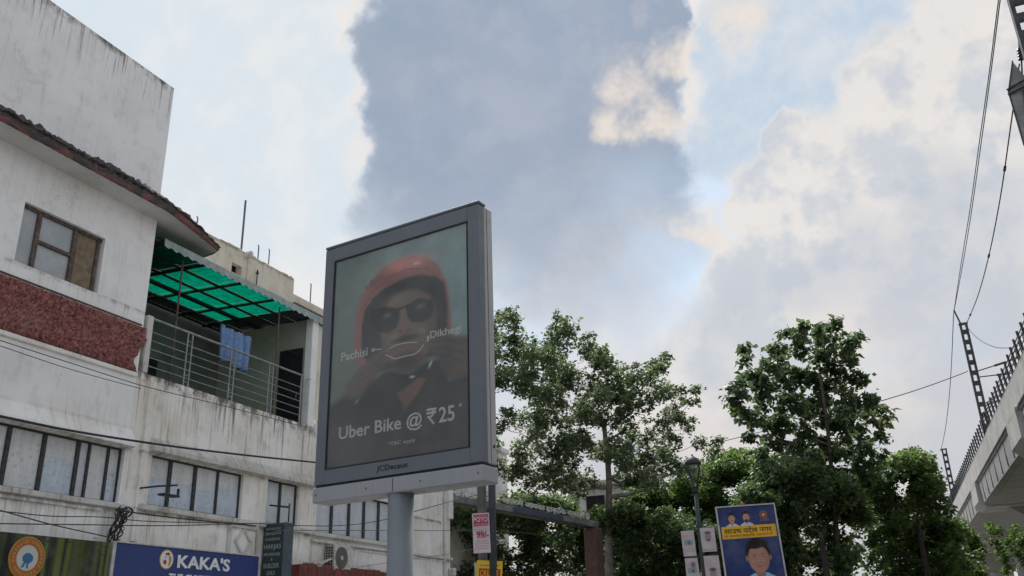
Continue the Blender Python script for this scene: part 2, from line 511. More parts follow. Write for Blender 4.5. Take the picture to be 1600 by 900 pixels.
M['bark_pale'] = pmat('pale bark', (.22, .205, .185), (.13, .12, .108), 3, .9, .6, 16)
M['bark_dark'] = pmat('dark bark', (.04, .035, .03), (.022, .02, .018), 4, .9, .6, 18)
M['leaf_peepal'] = leafmat('peepal leaves', (0.046, 0.068, 0.048), (0.086, 0.116, 0.078), (0.138, 0.170, 0.118))
M['leaf_broad'] = leafmat('broad dark leaves', (0.036, 0.058, 0.038), (0.068, 0.102, 0.062), (0.122, 0.158, 0.100), .5)
M['leaf_olive'] = leafmat('olive leaves', (0.038, 0.070, 0.026), (0.072, 0.119, 0.041), (0.123, 0.174, 0.061))
M['leaf_dark'] = leafmat('deep green leaves', (0.038, 0.064, 0.038), (0.070, 0.108, 0.058), (0.115, 0.155, 0.085), .5)  # dark green mix for the dense, lane and low trees
M['leaf_fresh'] = leafmat('fresh leaves', (0.046, 0.078, 0.034), (0.088, 0.138, 0.055), (0.150, 0.205, 0.085))
M['asphalt'] = pmat('asphalt', (.085, .083, .08), (.11, .105, .10), 2.5, .9, .4, 60)
M['paving'] = pmat('concrete paving', (.34, .33, .31), (.28, .27, .25), 1.5, .9, .3, 20)
M['soil'] = pmat('dusty ground', (.30, .27, .22), (.24, .21, .17), .6, .95, .3, 8)
M['line_paint'] = pmat('road marking paint', (.72, .72, .70), (.5, .5, .48), 6, .7)
M['towel'] = pmat('blue cotton towel', (.14, .25, .46), (.21, .33, .54), 14, .95, .2, 60, spec=.1)
M['print'] = attr_mat('printed sheet', .6)
M['poster_print'] = attr_mat('matte poster print', .75, .15)  # plain matte print, not lit from behind

# red roughcast band
mt, nt = newmat('red roughcast')
pos = nt.n('ShaderNodeNewGeometry').outputs['Position']
f = nt.noise(pos, 14, 6, .7)
col = nt.mix(nt.ss(f, .36, .62), (.19, .075, .07, 1), (.44, .20, .185, 1))  # hollows of the bump noise darker: crevice shade put into the colour
col = nt.mix(nt.math('MULTIPLY', nt.ss(nt.noise(pos, 1.5, 5, .6), .5, .7), .45), col, (.42, .25, .22, 1))
b = nt.n('ShaderNodeBump', {'Height': f, 'Strength': 1.0, 'Distance': .05})
finish(nt, Base_Color=col, Roughness=.92, Specular_IOR_Level=.2, Normal=b.outputs[0])
M['roughcast'] = mt

# crumbling eave edge: red paint flaking from dark masonry
mt, nt = newmat('flaking eave edge')
pos = nt.n('ShaderNodeNewGeometry').outputs['Position']
sv = nt.vm('MULTIPLY', pos, (1.5, 1.9, 4.0))
f = nt.noise(sv, 1.3, 7, .68)
zz = nt.n('ShaderNodeSeparateXYZ', {0: pos}).outputs[2]
f2 = nt.math('ADD', f, nt.ss(zz, 10.05, 10.2, -.015, .12))
col = nt.mix(nt.ss(f2, .46, .53), (.23, .10, .10, 1), (.085, .078, .076, 1))
col = nt.mix(nt.math('MULTIPLY', nt.ss(nt.noise(pos, 9, 6, .7), .52, .7), .7), col, (.19, .165, .15, 1))
b = nt.n('ShaderNodeBump', {'Height': nt.math('ADD', f, nt.noise(pos, 22, 5, .7)), 'Strength': 1.0, 'Distance': .04})
finish(nt, Base_Color=col, Roughness=.93, Specular_IOR_Level=.2, Normal=b.outputs[0])
M['eave_edge'] = mt

# window glass covered by printed protective film
def film(name, base, spot, dens):
    mt, nt = newmat(name)
    pos = nt.n('ShaderNodeNewGeometry').outputs['Position']
    vo = nt.n('ShaderNodeTexVoronoi', {'Vector': nt.vm('MULTIPLY', pos, (0.0, 1.0, 1.0)), 'Scale': dens, 'Randomness': .55}, feature='F1')
    f = nt.math('MULTIPLY', nt.ss(vo.outputs['Distance'], .24, .36, 1, 0), nt.ss(nt.noise(pos, 26, 3), .40, .52))
    wr = nt.noise(nt.vm('MULTIPLY', pos, (1.0, 2.2, .8)), 2.6, 6, .7)
    col = nt.mix(nt.ss(wr, .35, .68), (*base, 1), (*[v * .8 for v in base], 1))  # shading of the wrinkles put into the film colour
    col = nt.mix(nt.math('MULTIPLY', f, .55), col, (*spot, 1))
    b = nt.n('ShaderNodeBump', {'Height': wr, 'Strength': .5, 'Distance': .05})
    finish(nt, Base_Color=col, Roughness=nt.ss(wr, .3, .7, .12, .4), Specular_IOR_Level=.8, Normal=b.outputs[0])
    return mt


M['film_white'] = film('white film on glass', (.64, .66, .68), (.36, .38, .41), 8.5)
M['film_blue'] = film('bluish film on glass', (.53, .61, .71), (.24, .30, .38), 9.0)
M['film_plain'] = film('plain film on glass', (.56, .61, .67), (.42, .46, .52), 3.0)

# translucent green corrugated sheet
mt, nt = newmat('translucent green sheet')
pos = nt.n('ShaderNodeNewGeometry').outputs['Position']
f = nt.noise(pos, 7, 6, .68)
c = nt.mix(nt.ss(f, .35, .7), (.0, .17, .095, 1), (.0, .085, .058, 1))
tr = nt.n('ShaderNodeBsdfTranslucent', {'Color': c})
di = nt.n('ShaderNodeBsdfPrincipled', {'Base Color': nt.mix(1.0, c, (.5, .5, .5, 1), 'MULTIPLY'), 'Roughness': .5})
mx = nt.n('ShaderNodeMixShader', {0: .82, 1: di.outputs[0], 2: tr.outputs[0]})
nt.n('ShaderNodeOutputMaterial', {'Surface': mx.outputs[0]})
M['green_sheet'] = mt
M['opaque_sheet'] = pmat('opaque roofing sheet', (.05, .085, .09), (.035, .06, .065), 3, .7)
M['fringe'] = pmat('pale corrugated edge', (.36, .42, .42), (.26, .31, .31), 6, .7)

# display case glass; grey diffuse veil stands in for dust and reflected haze
mt, nt = newmat('display glass')
lw = nt.n('ShaderNodeFresnel', {'IOR': 1.5})
pos = nt.n('ShaderNodeTexCoord').outputs['Object']
gl = nt.n('ShaderNodeBsdfGlossy', {'Roughness': .12, 'Color': (1, 1, 1, 1)})
tp = nt.n('ShaderNodeBsdfTransparent', {'Color': (.96, .98, .97, 1)})
du = nt.n('ShaderNodeBsdfDiffuse', {'Color': (.5, .51, .52, 1)})
dm = nt.n('ShaderNodeMixShader', {0: nt.ss(nt.noise(pos, 1.6, 5, .6), .3, .7, .11, .19), 1: tp.outputs[0], 2: du.outputs[0]})
mx = nt.n('ShaderNodeMixShader', {0: lw.outputs[0], 1: dm.outputs[0], 2: gl.outputs[0]})
nt.n('ShaderNodeOutputMaterial', {'Surface': mx.outputs[0]})
M['glass'] = mt
mt, nt = newmat('lantern glass')
lw = nt.n('ShaderNodeFresnel', {'IOR': 1.45})
gl = nt.n('ShaderNodeBsdfGlossy', {'Roughness': .1})
tp = nt.n('ShaderNodeBsdfTransparent', {'Color': (.85, .88, .87, 1)})
mx = nt.n('ShaderNodeMixShader', {0: lw.outputs[0], 1: tp.outputs[0], 2: gl.outputs[0]})
nt.n('ShaderNodeOutputMaterial', {'Surface': mx.outputs[0]})
M['lantern_glass'] = mt


# ------------------------------------------------------------------ lettering and printed sheets
def text(name, body, mat_, parent, o, right, up, width=None, height=None, depth=.004, bold=0.0, align='L', track=1.0):
    """letters as a mesh; o = lower-left of the fitted box, right/up = unit directions in the thing's own frame"""
    cu = bpy.data.curves.new(name, 'FONT')
    cu.body = body
    cu.size = 1
    cu.extrude = .5
    cu.offset = bold
    cu.space_character = track
    cu.resolution_u = 3
    ob = bpy.data.objects.new(name, cu)
    COL.objects.link(ob)
    dg = bpy.context.evaluated_depsgraph_get()
    me = bpy.data.meshes.new_from_object(ob.evaluated_get(dg))
    bpy.data.objects.remove(ob)
    bpy.data.curves.remove(cu)
    n = len(me.vertices)
    co = np.empty(n * 3, np.float32)
    me.vertices.foreach_get('co', co)
    co = co.reshape(-1, 3)
    mn, mxx = co.min(0), co.max(0)
    sz = mxx - mn
    sx = width / sz[0] if width else None
    sy = height / sz[1] if height else None
    sx = sx or sy
    sy = sy or sx
    p = (co - mn) * np.array([sx, sy, 1])
    right, up = np.array(right, float), np.array(up, float)
    nrm = np.cross(right, up)
    x0 = -sz[0] * sx / 2 if align == 'C' else 0
    q = np.array(o, float) + np.outer(p[:, 0] + x0, right) + np.outer(p[:, 1], up) + np.outer(p[:, 2] * depth, nrm)
    me.vertices.foreach_set('co', q.astype(np.float32).ravel())
    me.name = name
    me.materials.clear()
    me.update()
    return link(name, me, mat_, parent)


class Canvas:
    def __init__(s, nx, ny, aspect, c):
        u, v = np.meshgrid(np.linspace(0, 1, nx), np.linspace(0, 1, ny))
        s.u, s.v, s.a = u, v, aspect           # aspect = height / width
        s.c = np.ones((ny, nx, 3)) * np.array(c)

    def put(s, al, col):
        al = np.clip(al, 0, 1)[..., None]
        s.c = s.c * (1 - al) + np.array(col) * al

    def ell(s, cx, cy, rx, ry, col, soft=.1, a=1.0, rot=0.0):
        dx, dy = s.u - cx, (s.v - cy) * s.a
        c_, n_ = math.cos(rot), math.sin(rot)
        ex, ey = (dx * c_ + dy * n_) / rx, (-dx * n_ + dy * c_) / (ry * s.a)
        d = np.sqrt(ex * ex + ey * ey)
        s.put((1 - d) / soft * a if soft else (d < 1) * a, col) if a == 1 else s.put(np.clip((1 - d) / soft, 0, 1) * a, col)

    def poly(s, pts, col, soft=.01, a=1.0):
        p = [(x, y * s.a) for x, y in pts]
        X, Y = s.u, s.v * s.a
        ins = np.zeros(X.shape, bool)
        dist = np.full(X.shape, 9.0)
        for (x0, y0), (x1, y1) in zip(p, p[1:] + p[:1]):
            ins ^= ((y0 > Y) != (y1 > Y)) & (X < (x1 - x0) * (Y - y0) / (y1 - y0 + 1e-9) + x0)
            L = (x1 - x0) ** 2 + (y1 - y0) ** 2 + 1e-12
            t = np.clip(((X - x0) * (x1 - x0) + (Y - y0) * (y1 - y0)) / L, 0, 1)
            dist = np.minimum(dist, np.hypot(X - x0 - t * (x1 - x0), Y - y0 - t * (y1 - y0)))
        sd = np.where(ins, dist, -dist)
        s.put(np.clip(sd / soft + .5, 0, 1) * a, col)

    def line(s, pts, wd, col, a=1.0):
        X, Y = s.u, s.v * s.a
        dist = np.full(X.shape, 9.0)
        for (x0, y0), (x1, y1) in zip(pts, pts[1:]):
            y0, y1 = y0 * s.a, y1 * s.a
            L = (x1 - x0) ** 2 + (y1 - y0) ** 2 + 1e-12
            t = np.clip(((X - x0) * (x1 - x0) + (Y - y0) * (y1 - y0)) / L, 0, 1)
            dist = np.minimum(dist, np.hypot(X - x0 - t * (x1 - x0), Y - y0 - t * (y1 - y0)))
        s.put(np.clip((wd - dist) / (wd * .6), 0, 1) * a, col)

    def mesh(s, name, material, parent, o, right, up, wdt, hgt, curl=None, origin=None):
        ny, nx = s.u.shape
        right, up = np.array(right, float), np.array(up, float)
        nrm = np.cross(right, up)
        P = np.array(o, float) + s.u[..., None] * wdt * right + s.v[..., None] * hgt * up
        if curl is not None:
            P = P + curl(s.u, s.v)[..., None] * nrm
        idx = np.arange(nx * ny).reshape(ny, nx)
        q = np.stack([idx[:-1, :-1], idx[:-1, 1:], idx[1:, 1:], idx[1:, :-1]], -1).reshape(-1, 4)
        me = bpy.data.meshes.new(name)
        me.vertices.add(nx * ny)
        me.vertices.foreach_set('co', P.astype(np.float32).ravel())
        me.loops.add(q.size)
        me.loops.foreach_set('vertex_index', q.astype(np.int32).ravel())
        me.polygons.add(len(q))
        me.polygons.foreach_set('loop_start', np.arange(0, q.size, 4, dtype=np.int32))
        me.polygons.foreach_set('use_smooth', np.ones(len(q), bool))
        me.update(calc_edges=True)
        at = me.color_attributes.new('print', 'FLOAT_COLOR', 'POINT')
        rgba = np.ones((nx * ny, 4), np.float32)
        rgba[:, :3] = np.clip(s.c.reshape(-1, 3), 0, 1)
        at.data.foreach_set('color', rgba.ravel())
        return link(name, me, material, parent, origin)


def L3(r, g, b, k=1.0):
    c = lin(r, g, b)
    return (c[0] * k, c[1] * k, c[2] * k)


# ------------------------------------------------------------------ ground, road, pavement
g = MB()
g.quad((-900, -900, -.15), (900, -900, -.15), (900, 1200, -.15), (-900, 1200, -.15))
tag(g.build('ground', M['soil']), kind='structure')
g = MB()
g.quad((-7.2, -80, -.12), (3.2, -80, -.12), (3.2, 160, -.12), (-7.2, 160, -.12))
tag(g.build('road', M['asphalt']), kind='structure')
g = MB().box(-13.5, -7.35, -40, 26.3, -.14, 0)
tag(g.build('pavement_shops', M['paving']), kind='structure')
g = MB().box(3.35, 5.6, -40, 140, -.14, 0)
tag(g.build('pavement_viaduct', M['paving']), kind='structure')
g = MB()
for i in range(45):
    g.box(-7.35, -7.2, -40 + i * 1.5, -38.52 + i * 1.5, -.14, .012, .015)
tag(g.build('kerb_shops', M['concrete']), kind='structure')
g = MB()
for i in range(90):
    g.box(3.2, 3.35, -40 + i * 1.5, -38.52 + i * 1.5, -.14, .012, .015)
tag(g.build('kerb_viaduct', M['concrete']), kind='structure')
g = MB()
for i in range(30):
    g.quad((-2.06, -40 + i * 5, -.116), (-1.94, -40 + i * 5, -.116), (-1.94, -38 + i * 5, -.116), (-2.06, -38 + i * 5, -.116))
tag(g.build('road_marking', M['line_paint']), kind='structure')

# ------------------------------------------------------------------ the shop row on the left
FX = -13.5


def window_row(house, ys, z0, z1, pane_mats, mull=.055, depth=.12, wide=()):
    """dark mullions with film-covered panes between; one window thing-part with pieces"""
    wi = MB().box(FX - depth - .5, FX - depth - .48, ys[0] - .1, ys[-1] + .1, z0 - .1, z1 + .1).build('window', M['dark_room'], house)
    MB().box(FX - depth - .03, FX - depth + .03, ys[0], ys[-1], z0, z0 + .035).build('bottom_rail', M['mullion'], wi)
    MB().box(FX - depth - .03, FX - depth + .03, ys[0], ys[-1], z1 - .035, z1).build('top_rail', M['mullion'], wi)
    for i, y in enumerate(ys):
        wd = mull * (1.5 if i in wide else 1)
        MB().box(FX - depth - .035, FX - depth + .04, y - wd / 2, y + wd / 2, z0 + .035, z1 - .035, .006).build('mullion', M['mullion'], wi)
    for i, (a, b_) in enumerate(zip(ys, ys[1:])):
        pm = pane_mats[i % len(pane_mats)]
        if isinstance(pm, tuple):       # blue sheet covers the lower share of the pane
            zz = z0 + (z1 - z0) * pm[2]
            MB().box(FX - depth - .012, FX - depth, a + mull / 2, b_ - mull / 2, zz, z1 - .036).build('pane', M[pm[0]], wi)
            MB().box(FX - depth - .012, FX - depth + .004, a + mull / 2, b_ - mull / 2, z0 + .036, zz - .002).build('pane', M[pm[1]], wi)
        else:
            MB().box(FX - depth - .012, FX - depth, a + mull / 2, b_ - mull / 2, z0 + .036, z1 - .036).build('pane', M[pm], wi)
    return wi


# house at the left edge, tall blank block over a deep eave
H = thing('corner_house', 'tall white rendered house with deep eave, red roughcast band and small brown window', 'house', (FX, 9, 0))
mb = MB()
wall_open(mb, FX, -3, 12.72, 5.62, 13.34, [(9.69, 11.5, 7.97, 9.12)], .16)
mb.quad((FX, 12.72, 5.62), (-22, 12.72, 5.62), (-22, 12.72, 13.34), (FX, 12.72, 13.34))
mb.quad((FX, -3, 13.34), (FX, 12.72, 13.34), (-22, 12.72, 13.34), (-22, -3, 13.34))
mb.quad((FX, -3, 5.62), (FX, -3, 13.34), (-22, -3, 13.34), (-22, -3, 5.62))
mb.build('upper_wall', M['white_up'], H)
mb = MB()
wall_open(mb, FX, -3, 12.72, 0, 5.62, [(3.0, 12.66, 4.15, 5.19)], .16)
mb.quad((FX, -3, 0), (FX, -3, 5.62), (-22, -3, 5.62), (-22, -3, 0))
mb.build('lower_wall', M['white_low'], H)
# sloping hood and sill of the lower windows
mb = MB().add([(FX, -3, 5.20), (FX + .14, -3, 5.22), (FX + .13, -3, 5.30), (FX, -3, 5.56), (FX, 12.78, 5.20), (FX + .14, 12.78, 5.22), (FX + .13, 12.78, 5.30), (FX, 12.78, 5.56)],
              [(0, 1, 5, 4), (1, 2, 6, 5), (2, 3, 7, 6), (4, 5, 6, 7), (0, 3, 2, 1)])
mb.build('window_hood', M['white_low'], H)
mb = MB().box(FX, FX + .09, -3, 12.75, 4.05, 4.148, .012)
mb.build('window_sill', M['ledge'], H)
mb = MB()
for a, b_ in ((6.0, 9.2), (9.4, 12.2)):
    mb.box(FX, FX + .035, a, b_, 3.97, 4.02).box(FX, FX + .035, b_, b_ + .06, 3.5, 4.02).box(FX, FX + .035, a - .06, a, 3.5, 4.02)
mb.build('panel_moulding', M['white_low'], H)
window_row(H, [3.0, 4.5, 6.0, 7.5, 8.9, 9.57, 10.26, 10.96, 11.68, 11.93, 12.37, 12.66], 4.15, 5.19,
           ['film_white', 'film_white', 'film_white', 'film_white', 'film_white', 'film_white', 'film_white', ('film_white', 'film_blue', .62), 'film_plain', 'film_white', ('film_white', 'film_blue', .55)], wide=(6, 7, 8))
# brown window upstairs
xw = FX - .12
wi = MB().box(xw - .3, xw - .28, 9.6, 11.6, 7.9, 9.2).build('window', M['dark_room'], H)
MB().box(xw - .04, xw + .04, 9.69, 11.5, 9.06, 9.12).build('top_rail', M['frame_brown'], wi)
MB().box(xw - .04, xw + .04, 9.69, 11.5, 7.97, 8.0).build('bottom_rail', M['frame_brown'], wi)
for y, wd in ((10.10, .085), (10.90, .10), (11.43, .06)):
    MB().box(xw - .05, xw + .05, y - wd / 2, y + wd / 2, 8.0, 9.06, .012).build('frame_post', M['frame_brown'], wi)
MB().box(xw - .045, xw + .045, 10.145, 10.85, 8.50, 8.57, .01).build('frame_rail', M['frame_brown'], wi)
MB().box(xw - .02, xw - .005, 9.70, 10.056, 8.0, 9.06).build('pane', M['pane_grey'], wi)
MB().box(xw - .02, xw - .005, 10.145, 10.85, 8.572, 9.06).build('pane', M['pane_grey'], wi)
MB().box(xw - .02, xw - .005, 10.145, 10.85, 8.0, 8.498).build('pane', M['pane_grey'], wi)
tag(MB().box(xw - .02, xw + .004, 10.952, 11.398, 8.0, 9.06).build('board', M['ply'], wi), 'brown plywood board filling the right light')
MB().box(FX - .16, FX - .15, 11.462, 11.5, 8.0, 9.06).build('reveal_strip', M['ledge'], wi)
# red roughcast band with a ragged end
rng = random.Random(3)
mb = MB()
ny_, nz_ = 300, 24
y0_, z0_, z1_ = 5.0, 6.70, 7.65
vs = []
for j in range(nz_ + 1):
    t = j / nz_
    end = 12.80 - .22 * math.sin(t * 3.0 + .4) * (1 - t) - .10 * max(0, math.sin(t * 9)) + (.07 if t > .7 else 0)
    for i in range(ny_ + 1):
        y = y0_ + (end - y0_) * i / ny_
        x = FX + .06 + rng.uniform(-.032, .034) if 0 < j < nz_ and i < ny_ else FX + .002
        z = z0_ + (z1_ - z0_) * t + (rng.uniform(-.008, .008) if j in (0, nz_) else rng.uniform(-.012, .012))
        vs.append((x, y, z))
fs = [(j * (ny_ + 1) + i, j * (ny_ + 1) + i + 1, (j + 1) * (ny_ + 1) + i + 1, (j + 1) * (ny_ + 1) + i) for j in range(nz_) for i in range(ny_)]
mb.add(vs, fs).build('roughcast_band', M['roughcast'], H)
mb = MB().box(FX, FX + .05, 5, 12.70, 6.60, 6.685, .012)
mb.build('string_course', M['white_low'], H)
MB().box(FX, FX + .03, 5, 12.66, 7.668, 7.69).build('drip_joint', M['frame_brown'], H)
# eave: slab, chamfered corner, crumbling edge
EP = [(-12.97, -3), (-12.97, 12.42), (-13.43, 14.52), (-14.03, 14.67), (-16.2, 14.6), (-16.2, 12.724), (FX + .001, 12.724), (FX + .001, -3)]
mb = MB().prism(EP, 10.03, 10.16)
ev = mb.build('eave', M['soffit'], H)
mb = MB()
path = [(-12.97, -3)] + [(-12.97, -3 + .06 * i) for i in range(1, 257)] + [(-12.97, 12.42)]
for i in range(1, 19):
    t = i / 18
    path.append((-12.97 - .46 * t + .05 * math.sin(t * math.pi), 12.42 + 2.10 * t))
path += [(-13.62, 14.60), (-13.85, 14.64), (-14.03, 14.67)]
rows = []
prof = [(.0, -.012), (.022, .02), (.03, .06), (.026, .095), (.03, .125), (-.005, .14), (.045, .165), (.03, .20), (-.03, .25), (-.10, .29), (-.25, .30), (-.52, .22)]
for k, (px, py) in enumerate(path):
    qx, qy = path[min(k + 1, len(path) - 1)]
    rx_, ry_ = path[max(k - 1, 0)]
    t = Vector((qx - rx_, qy - ry_)).normalized()
    nx_, nyy = t.y, -t.x
    far = max(0, (py - 12.3) / 2.4)
    hs = 1 - .45 * far
    row = []
    chunk = .03 * math.sin(py * 2.1) * math.sin(py * .9 + 1) + rng.uniform(-.022, .022)
    for q, (o_, h_) in enumerate(prof):
        jx = rng.uniform(-.03, .03) if q > 4 else (rng.uniform(-.01, .01) if q > 1 else 0)
        jz = (chunk * (q / 9) + rng.uniform(-.022, .022)) if q > 4 else rng.uniform(-.004, .004)
        oo = o_ * (1 - .55 * far) if o_ < 0 else o_
        row.append((px + nx_ * (oo + jx), py + nyy * (oo + jx), 10.03 + (h_ + jz) * hs * 1.22))
    rows.append(row)
npf = len(prof)
mb.add([p for r in rows for p in r], [(a * npf + b_, (a + 1) * npf + b_, (a + 1) * npf + b_ + 1, a * npf + b_ + 1) for a in range(len(rows) - 1) for b_ in range(npf - 1)])
tag(mb.build('eave_edge', M['eave_edge'], ev), 'crumbling dark red edge of the eave')

# balcony house
B = thing('balcony_house', 'stained white house with open balcony under a green translucent canopy', 'house', (FX, 15.7, 0))
mb = MB()
wall_open(mb, FX, 12.723, 18.72, 0, 6.74, [(13.36, 16.12, 4.21, 5.19), (16.97, 18.18, 4.22, 5.22)], .16)
mb.quad((FX, 12.723, 6.74), (FX, 18.72, 6.74), (FX - .18, 18.72, 6.74), (FX - .18, 12.723, 6.74))
mb.quad((FX - .18, 12.723, 6.5), (FX - .18, 12.723, 6.74), (FX - .18, 18.72, 6.74), (FX - .18, 18.72, 6.5))
mb.build('wall', M['streaked'], B)
MB().box(FX - 5, FX - .181, 12.73, 18.72, 6.42, 6.52).build('balcony_floor', M['concrete'], B)
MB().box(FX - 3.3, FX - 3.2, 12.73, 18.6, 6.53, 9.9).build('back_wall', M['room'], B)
MB().box(FX - 3.19, FX - .25, 18.50, 18.62, 6.53, 9.66).build('end_wall', M['pale_green'], B)
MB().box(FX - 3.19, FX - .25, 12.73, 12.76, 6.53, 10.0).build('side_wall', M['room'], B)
MB().box(FX - .248, FX - .02, 18.40, 18.66, 6.745, 9.64, .015).build('pillar', M['white_up'], B)
dr = MB().box(FX - 1.08, FX - .36, 18.44, 18.498, 6.53, 8.88, .01)
dr = dr.build('door', M['dark_room'], B)
MB().tube([(FX - .45, 18.43, 7.5), (FX - .45, 18.40, 7.55), (FX - .45, 18.43, 7.62)], .012, 6).build('handle', M['steel'], dr)
MB().box(FX - 3.19, FX - 3.16, 13.6, 14.5, 6.53, 8.5).build('door', M['dark_room'], B)
MB().box(FX - 3.19, FX - 3.15, 15.3, 16.3, 7.4, 8.4, .01).build('window', M['dark_room'], B)
MB().box(FX - 5.0, FX - 3.3, 12.73, 18.7, 9.9, 10.05).build('roof_slab', M['concrete'], B)
# cracked plaster cheek where the red band breaks off
MB().box(FX - .15, FX + .03, 12.80, 12.96, 6.745, 7.95, .02).build('cheek', M['ledge'], B)
# hoods and sills
mb = MB().add([(FX, 13.2, 5.20), (FX + .16, 13.2, 5.23), (FX + .15, 13.2, 5.32), (FX, 13.2, 5.52), (FX, 18.72, 5.22), (FX + .16, 18.72, 5.25), (FX + .15, 18.72, 5.33), (FX, 18.72, 5.50)],
              [(0, 1, 5, 4), (1, 2, 6, 5), (2, 3, 7, 6), (4, 5, 6, 7), (0, 3, 2, 1)])
mb.build('window_hood', M['ledge'], B)
MB().box(FX, FX + .09, 13.1, 16.6, 4.10, 4.205, .012).box(FX, FX + .09, 16.75, 18.72, 4.10, 4.21, .012).build('window_sill', M['ledge'], B)
mb = MB()
mb.box(FX, FX + .04, 15.72, 15.82, 3.4, 4.08).box(FX, FX + .04, 16.66, 16.74, 3.4, 4.08).box(FX, FX + .04, 15.822, 16.658, 4.02, 4.08)
for a, b_ in (((FX + .02, 16.24, 4.0), (FX + .02, 15.98, 3.74)), ((FX + .02, 15.98, 3.74), (FX + .02, 16.24, 3.46)), ((FX + .02, 16.24, 3.46), (FX + .02, 16.5, 3.74)), ((FX + .02, 16.5, 3.74), (FX + .02, 16.24, 4.0))):
    mb.bar(a, b_, .05, .05)
mb.build('diamond_panel', M['ledge'], B)
MB().box(FX - .1, FX + .06, 13.03, 13.20, 3.5, 6.70).build('pilaster', M['streaked'], B)
window_row(B, [13.36, 13.98, 14.70, 15.39, 16.12], 4.21, 5.19, [('film_white', 'film_blue', .58), ('film_white', 'film_blue', .55), ('film_white', 'film_blue', .5), ('film_white', 'film_blue', .62)], mull=.06, wide=(1, 2))
window_row(B, [16.97, 17.57, 18.18], 4.22, 5.22, ['film_plain', ('film_white', 'film_plain', .5)], mull=.07)
# railing
rl = MB().tube([(FX - .06, 12.9, 7.93), (FX - .06, 18.12, 7.99)], .026, 10).build('railing', M['steel'], B)
for z in (6.93, 7.11, 7.29, 7.47, 7.65):
    MB().tube([(FX - .06, 12.97, z), (FX - .06, 18.08, z + .02)], .011, 8).build('rail', M['steel'], rl)
for y in (12.99, 14.03, 14.17, 15.42, 15.56, 16.80, 16.94, 18.08):
    MB().tube([(FX - .06, y, 6.74), (FX - .06, y, 7.95)], .019, 8).build('post', M['steel'], rl)
for y in (14.10, 15.49, 16.87):
    mb = MB()
    for z in (6.85, 7.0, 7.75):
        mb.tube([(FX - .06, y - .06, z), (FX - .06, y + .06, z)], .01, 6)
    mb.build('spacer', M['steel'], rl)
# canopy: frame, translucent sheets, scalloped edge
ZC = 9.68
slope = .035


def zc(x):
    return ZC + (FX - x) * slope


cf = MB()
for x, wd in ((-13.56, .05), (-14.25, .045), (-14.90, .045), (-15.48, .15), (-16.10, .045), (-16.62, .06)):
    cf.box(x - wd / 2, x + wd / 2, 12.78, 18.75, zc(x) - .06, zc(x) - .012)
cn = cf.build('canopy', M['black'], B)
for y in (13.0, 14.25, 15.5, 16.75, 17.72, 18.7):
    MB().bar((-13.5, y, zc(-13.5) - .085), (-16.65, y, zc(-16.65) - .085), .05, .05).build('rafter', M['black'], cn)
xs_ = [-13.47, -14.25, -14.90, -15.48, -16.10, -16.62]
ys_ = [12.78, 14.25, 15.5, 16.75, 17.72, 18.75]
for i in range(5):
    for j in range(5):
        a, b_ = xs_[i + 1], xs_[i]
        mt_ = M['green_sheet'] if j < 4 and not (i == 4) and not (i == 3 and j == 0) else M['opaque_sheet']
        p = MB()
        n_ = 14
        vs = []
        for k in range(n_ + 1):
            y = ys_[j] + .004 + (ys_[j + 1] - ys_[j] - .008) * k / n_
            dz = .012 * (k % 2)
            vs += [(a + .003, y, zc(a) + dz), (b_ - .003, y, zc(b_) + dz)]
        p.add(vs, [(2 * k, 2 * k + 1, 2 * k + 3, 2 * k + 2) for k in range(n_)])
        p.build('sheet', mt_, cn)
p = MB()
vs = []
n_ = 96
for k in range(n_ + 1):
    y = 12.95 + (18.78 - 12.95) * k / n_
    vs += [(FX + .05 + .012 * (k % 2), y, ZC + .03), (FX + .06 + .012 * (k % 2), y, ZC - .13 - .035 * (k % 4 in (1, 2)))]
p.add(vs, [(2 * k, 2 * k + 1, 2 * k + 3, 2 * k + 2) for k in range(n_)])
p.build('scalloped_edge', M['fringe'], cn)
for y in (13.78, 17.2):
    MB().tube([(FX - .2, y, 6.53), (FX - .2, y, ZC - .1)], .022, 8).build('support', M['frame_brown'], cn)

# towel over a line
tw = Canvas(28, 40, 1.0, (0, 0, 0))
tb = MB()
vs = []
for j in range(21):
    for i in range(29):
        u, v = i / 28, j / 20
        x = -13.95 + (.045 + .05 * v) * math.sin(u * 24 + .6 * math.sin(u * 7) + .2 * v) + .02 * math.sin(u * 41 + .5 * v)
        y = 15.42 + 1.14 * u + .012 * math.sin(v * 3 + u * 9)
        z = 8.62 - .90 * v - .03 * math.sin(u * 3.1) * (1 - v) + (.07 if u < .5 else 0) * v
        vs.append((x, y, z))
tb.add(vs, [(j * 29 + i, j * 29 + i + 1, (j + 1) * 29 + i + 1, (j + 1) * 29 + i) for j in range(20) for i in range(28)])
t_ = tb.build('towel', M['towel'], None, (-13.95, 16, 7.7), smooth=True)
sm = t_.modifiers.new('thickness', 'SOLIDIFY')
sm.thickness = .008
tag(t_, 'light blue towel hanging on a line behind the balcony railing', 'towel')
tag(MB().tube([(-13.95, 12.8, 8.72), (-13.95, 15.4, 8.635), (-13.95, 16.6, 8.635), (-13.95, 18.4, 8.7)], .005, 6).build('clothes_line', M['cable_grey'], None, (-13.95, 15, 8.6)),
    'thin clothes line carrying the blue towel across the balcony', 'line')

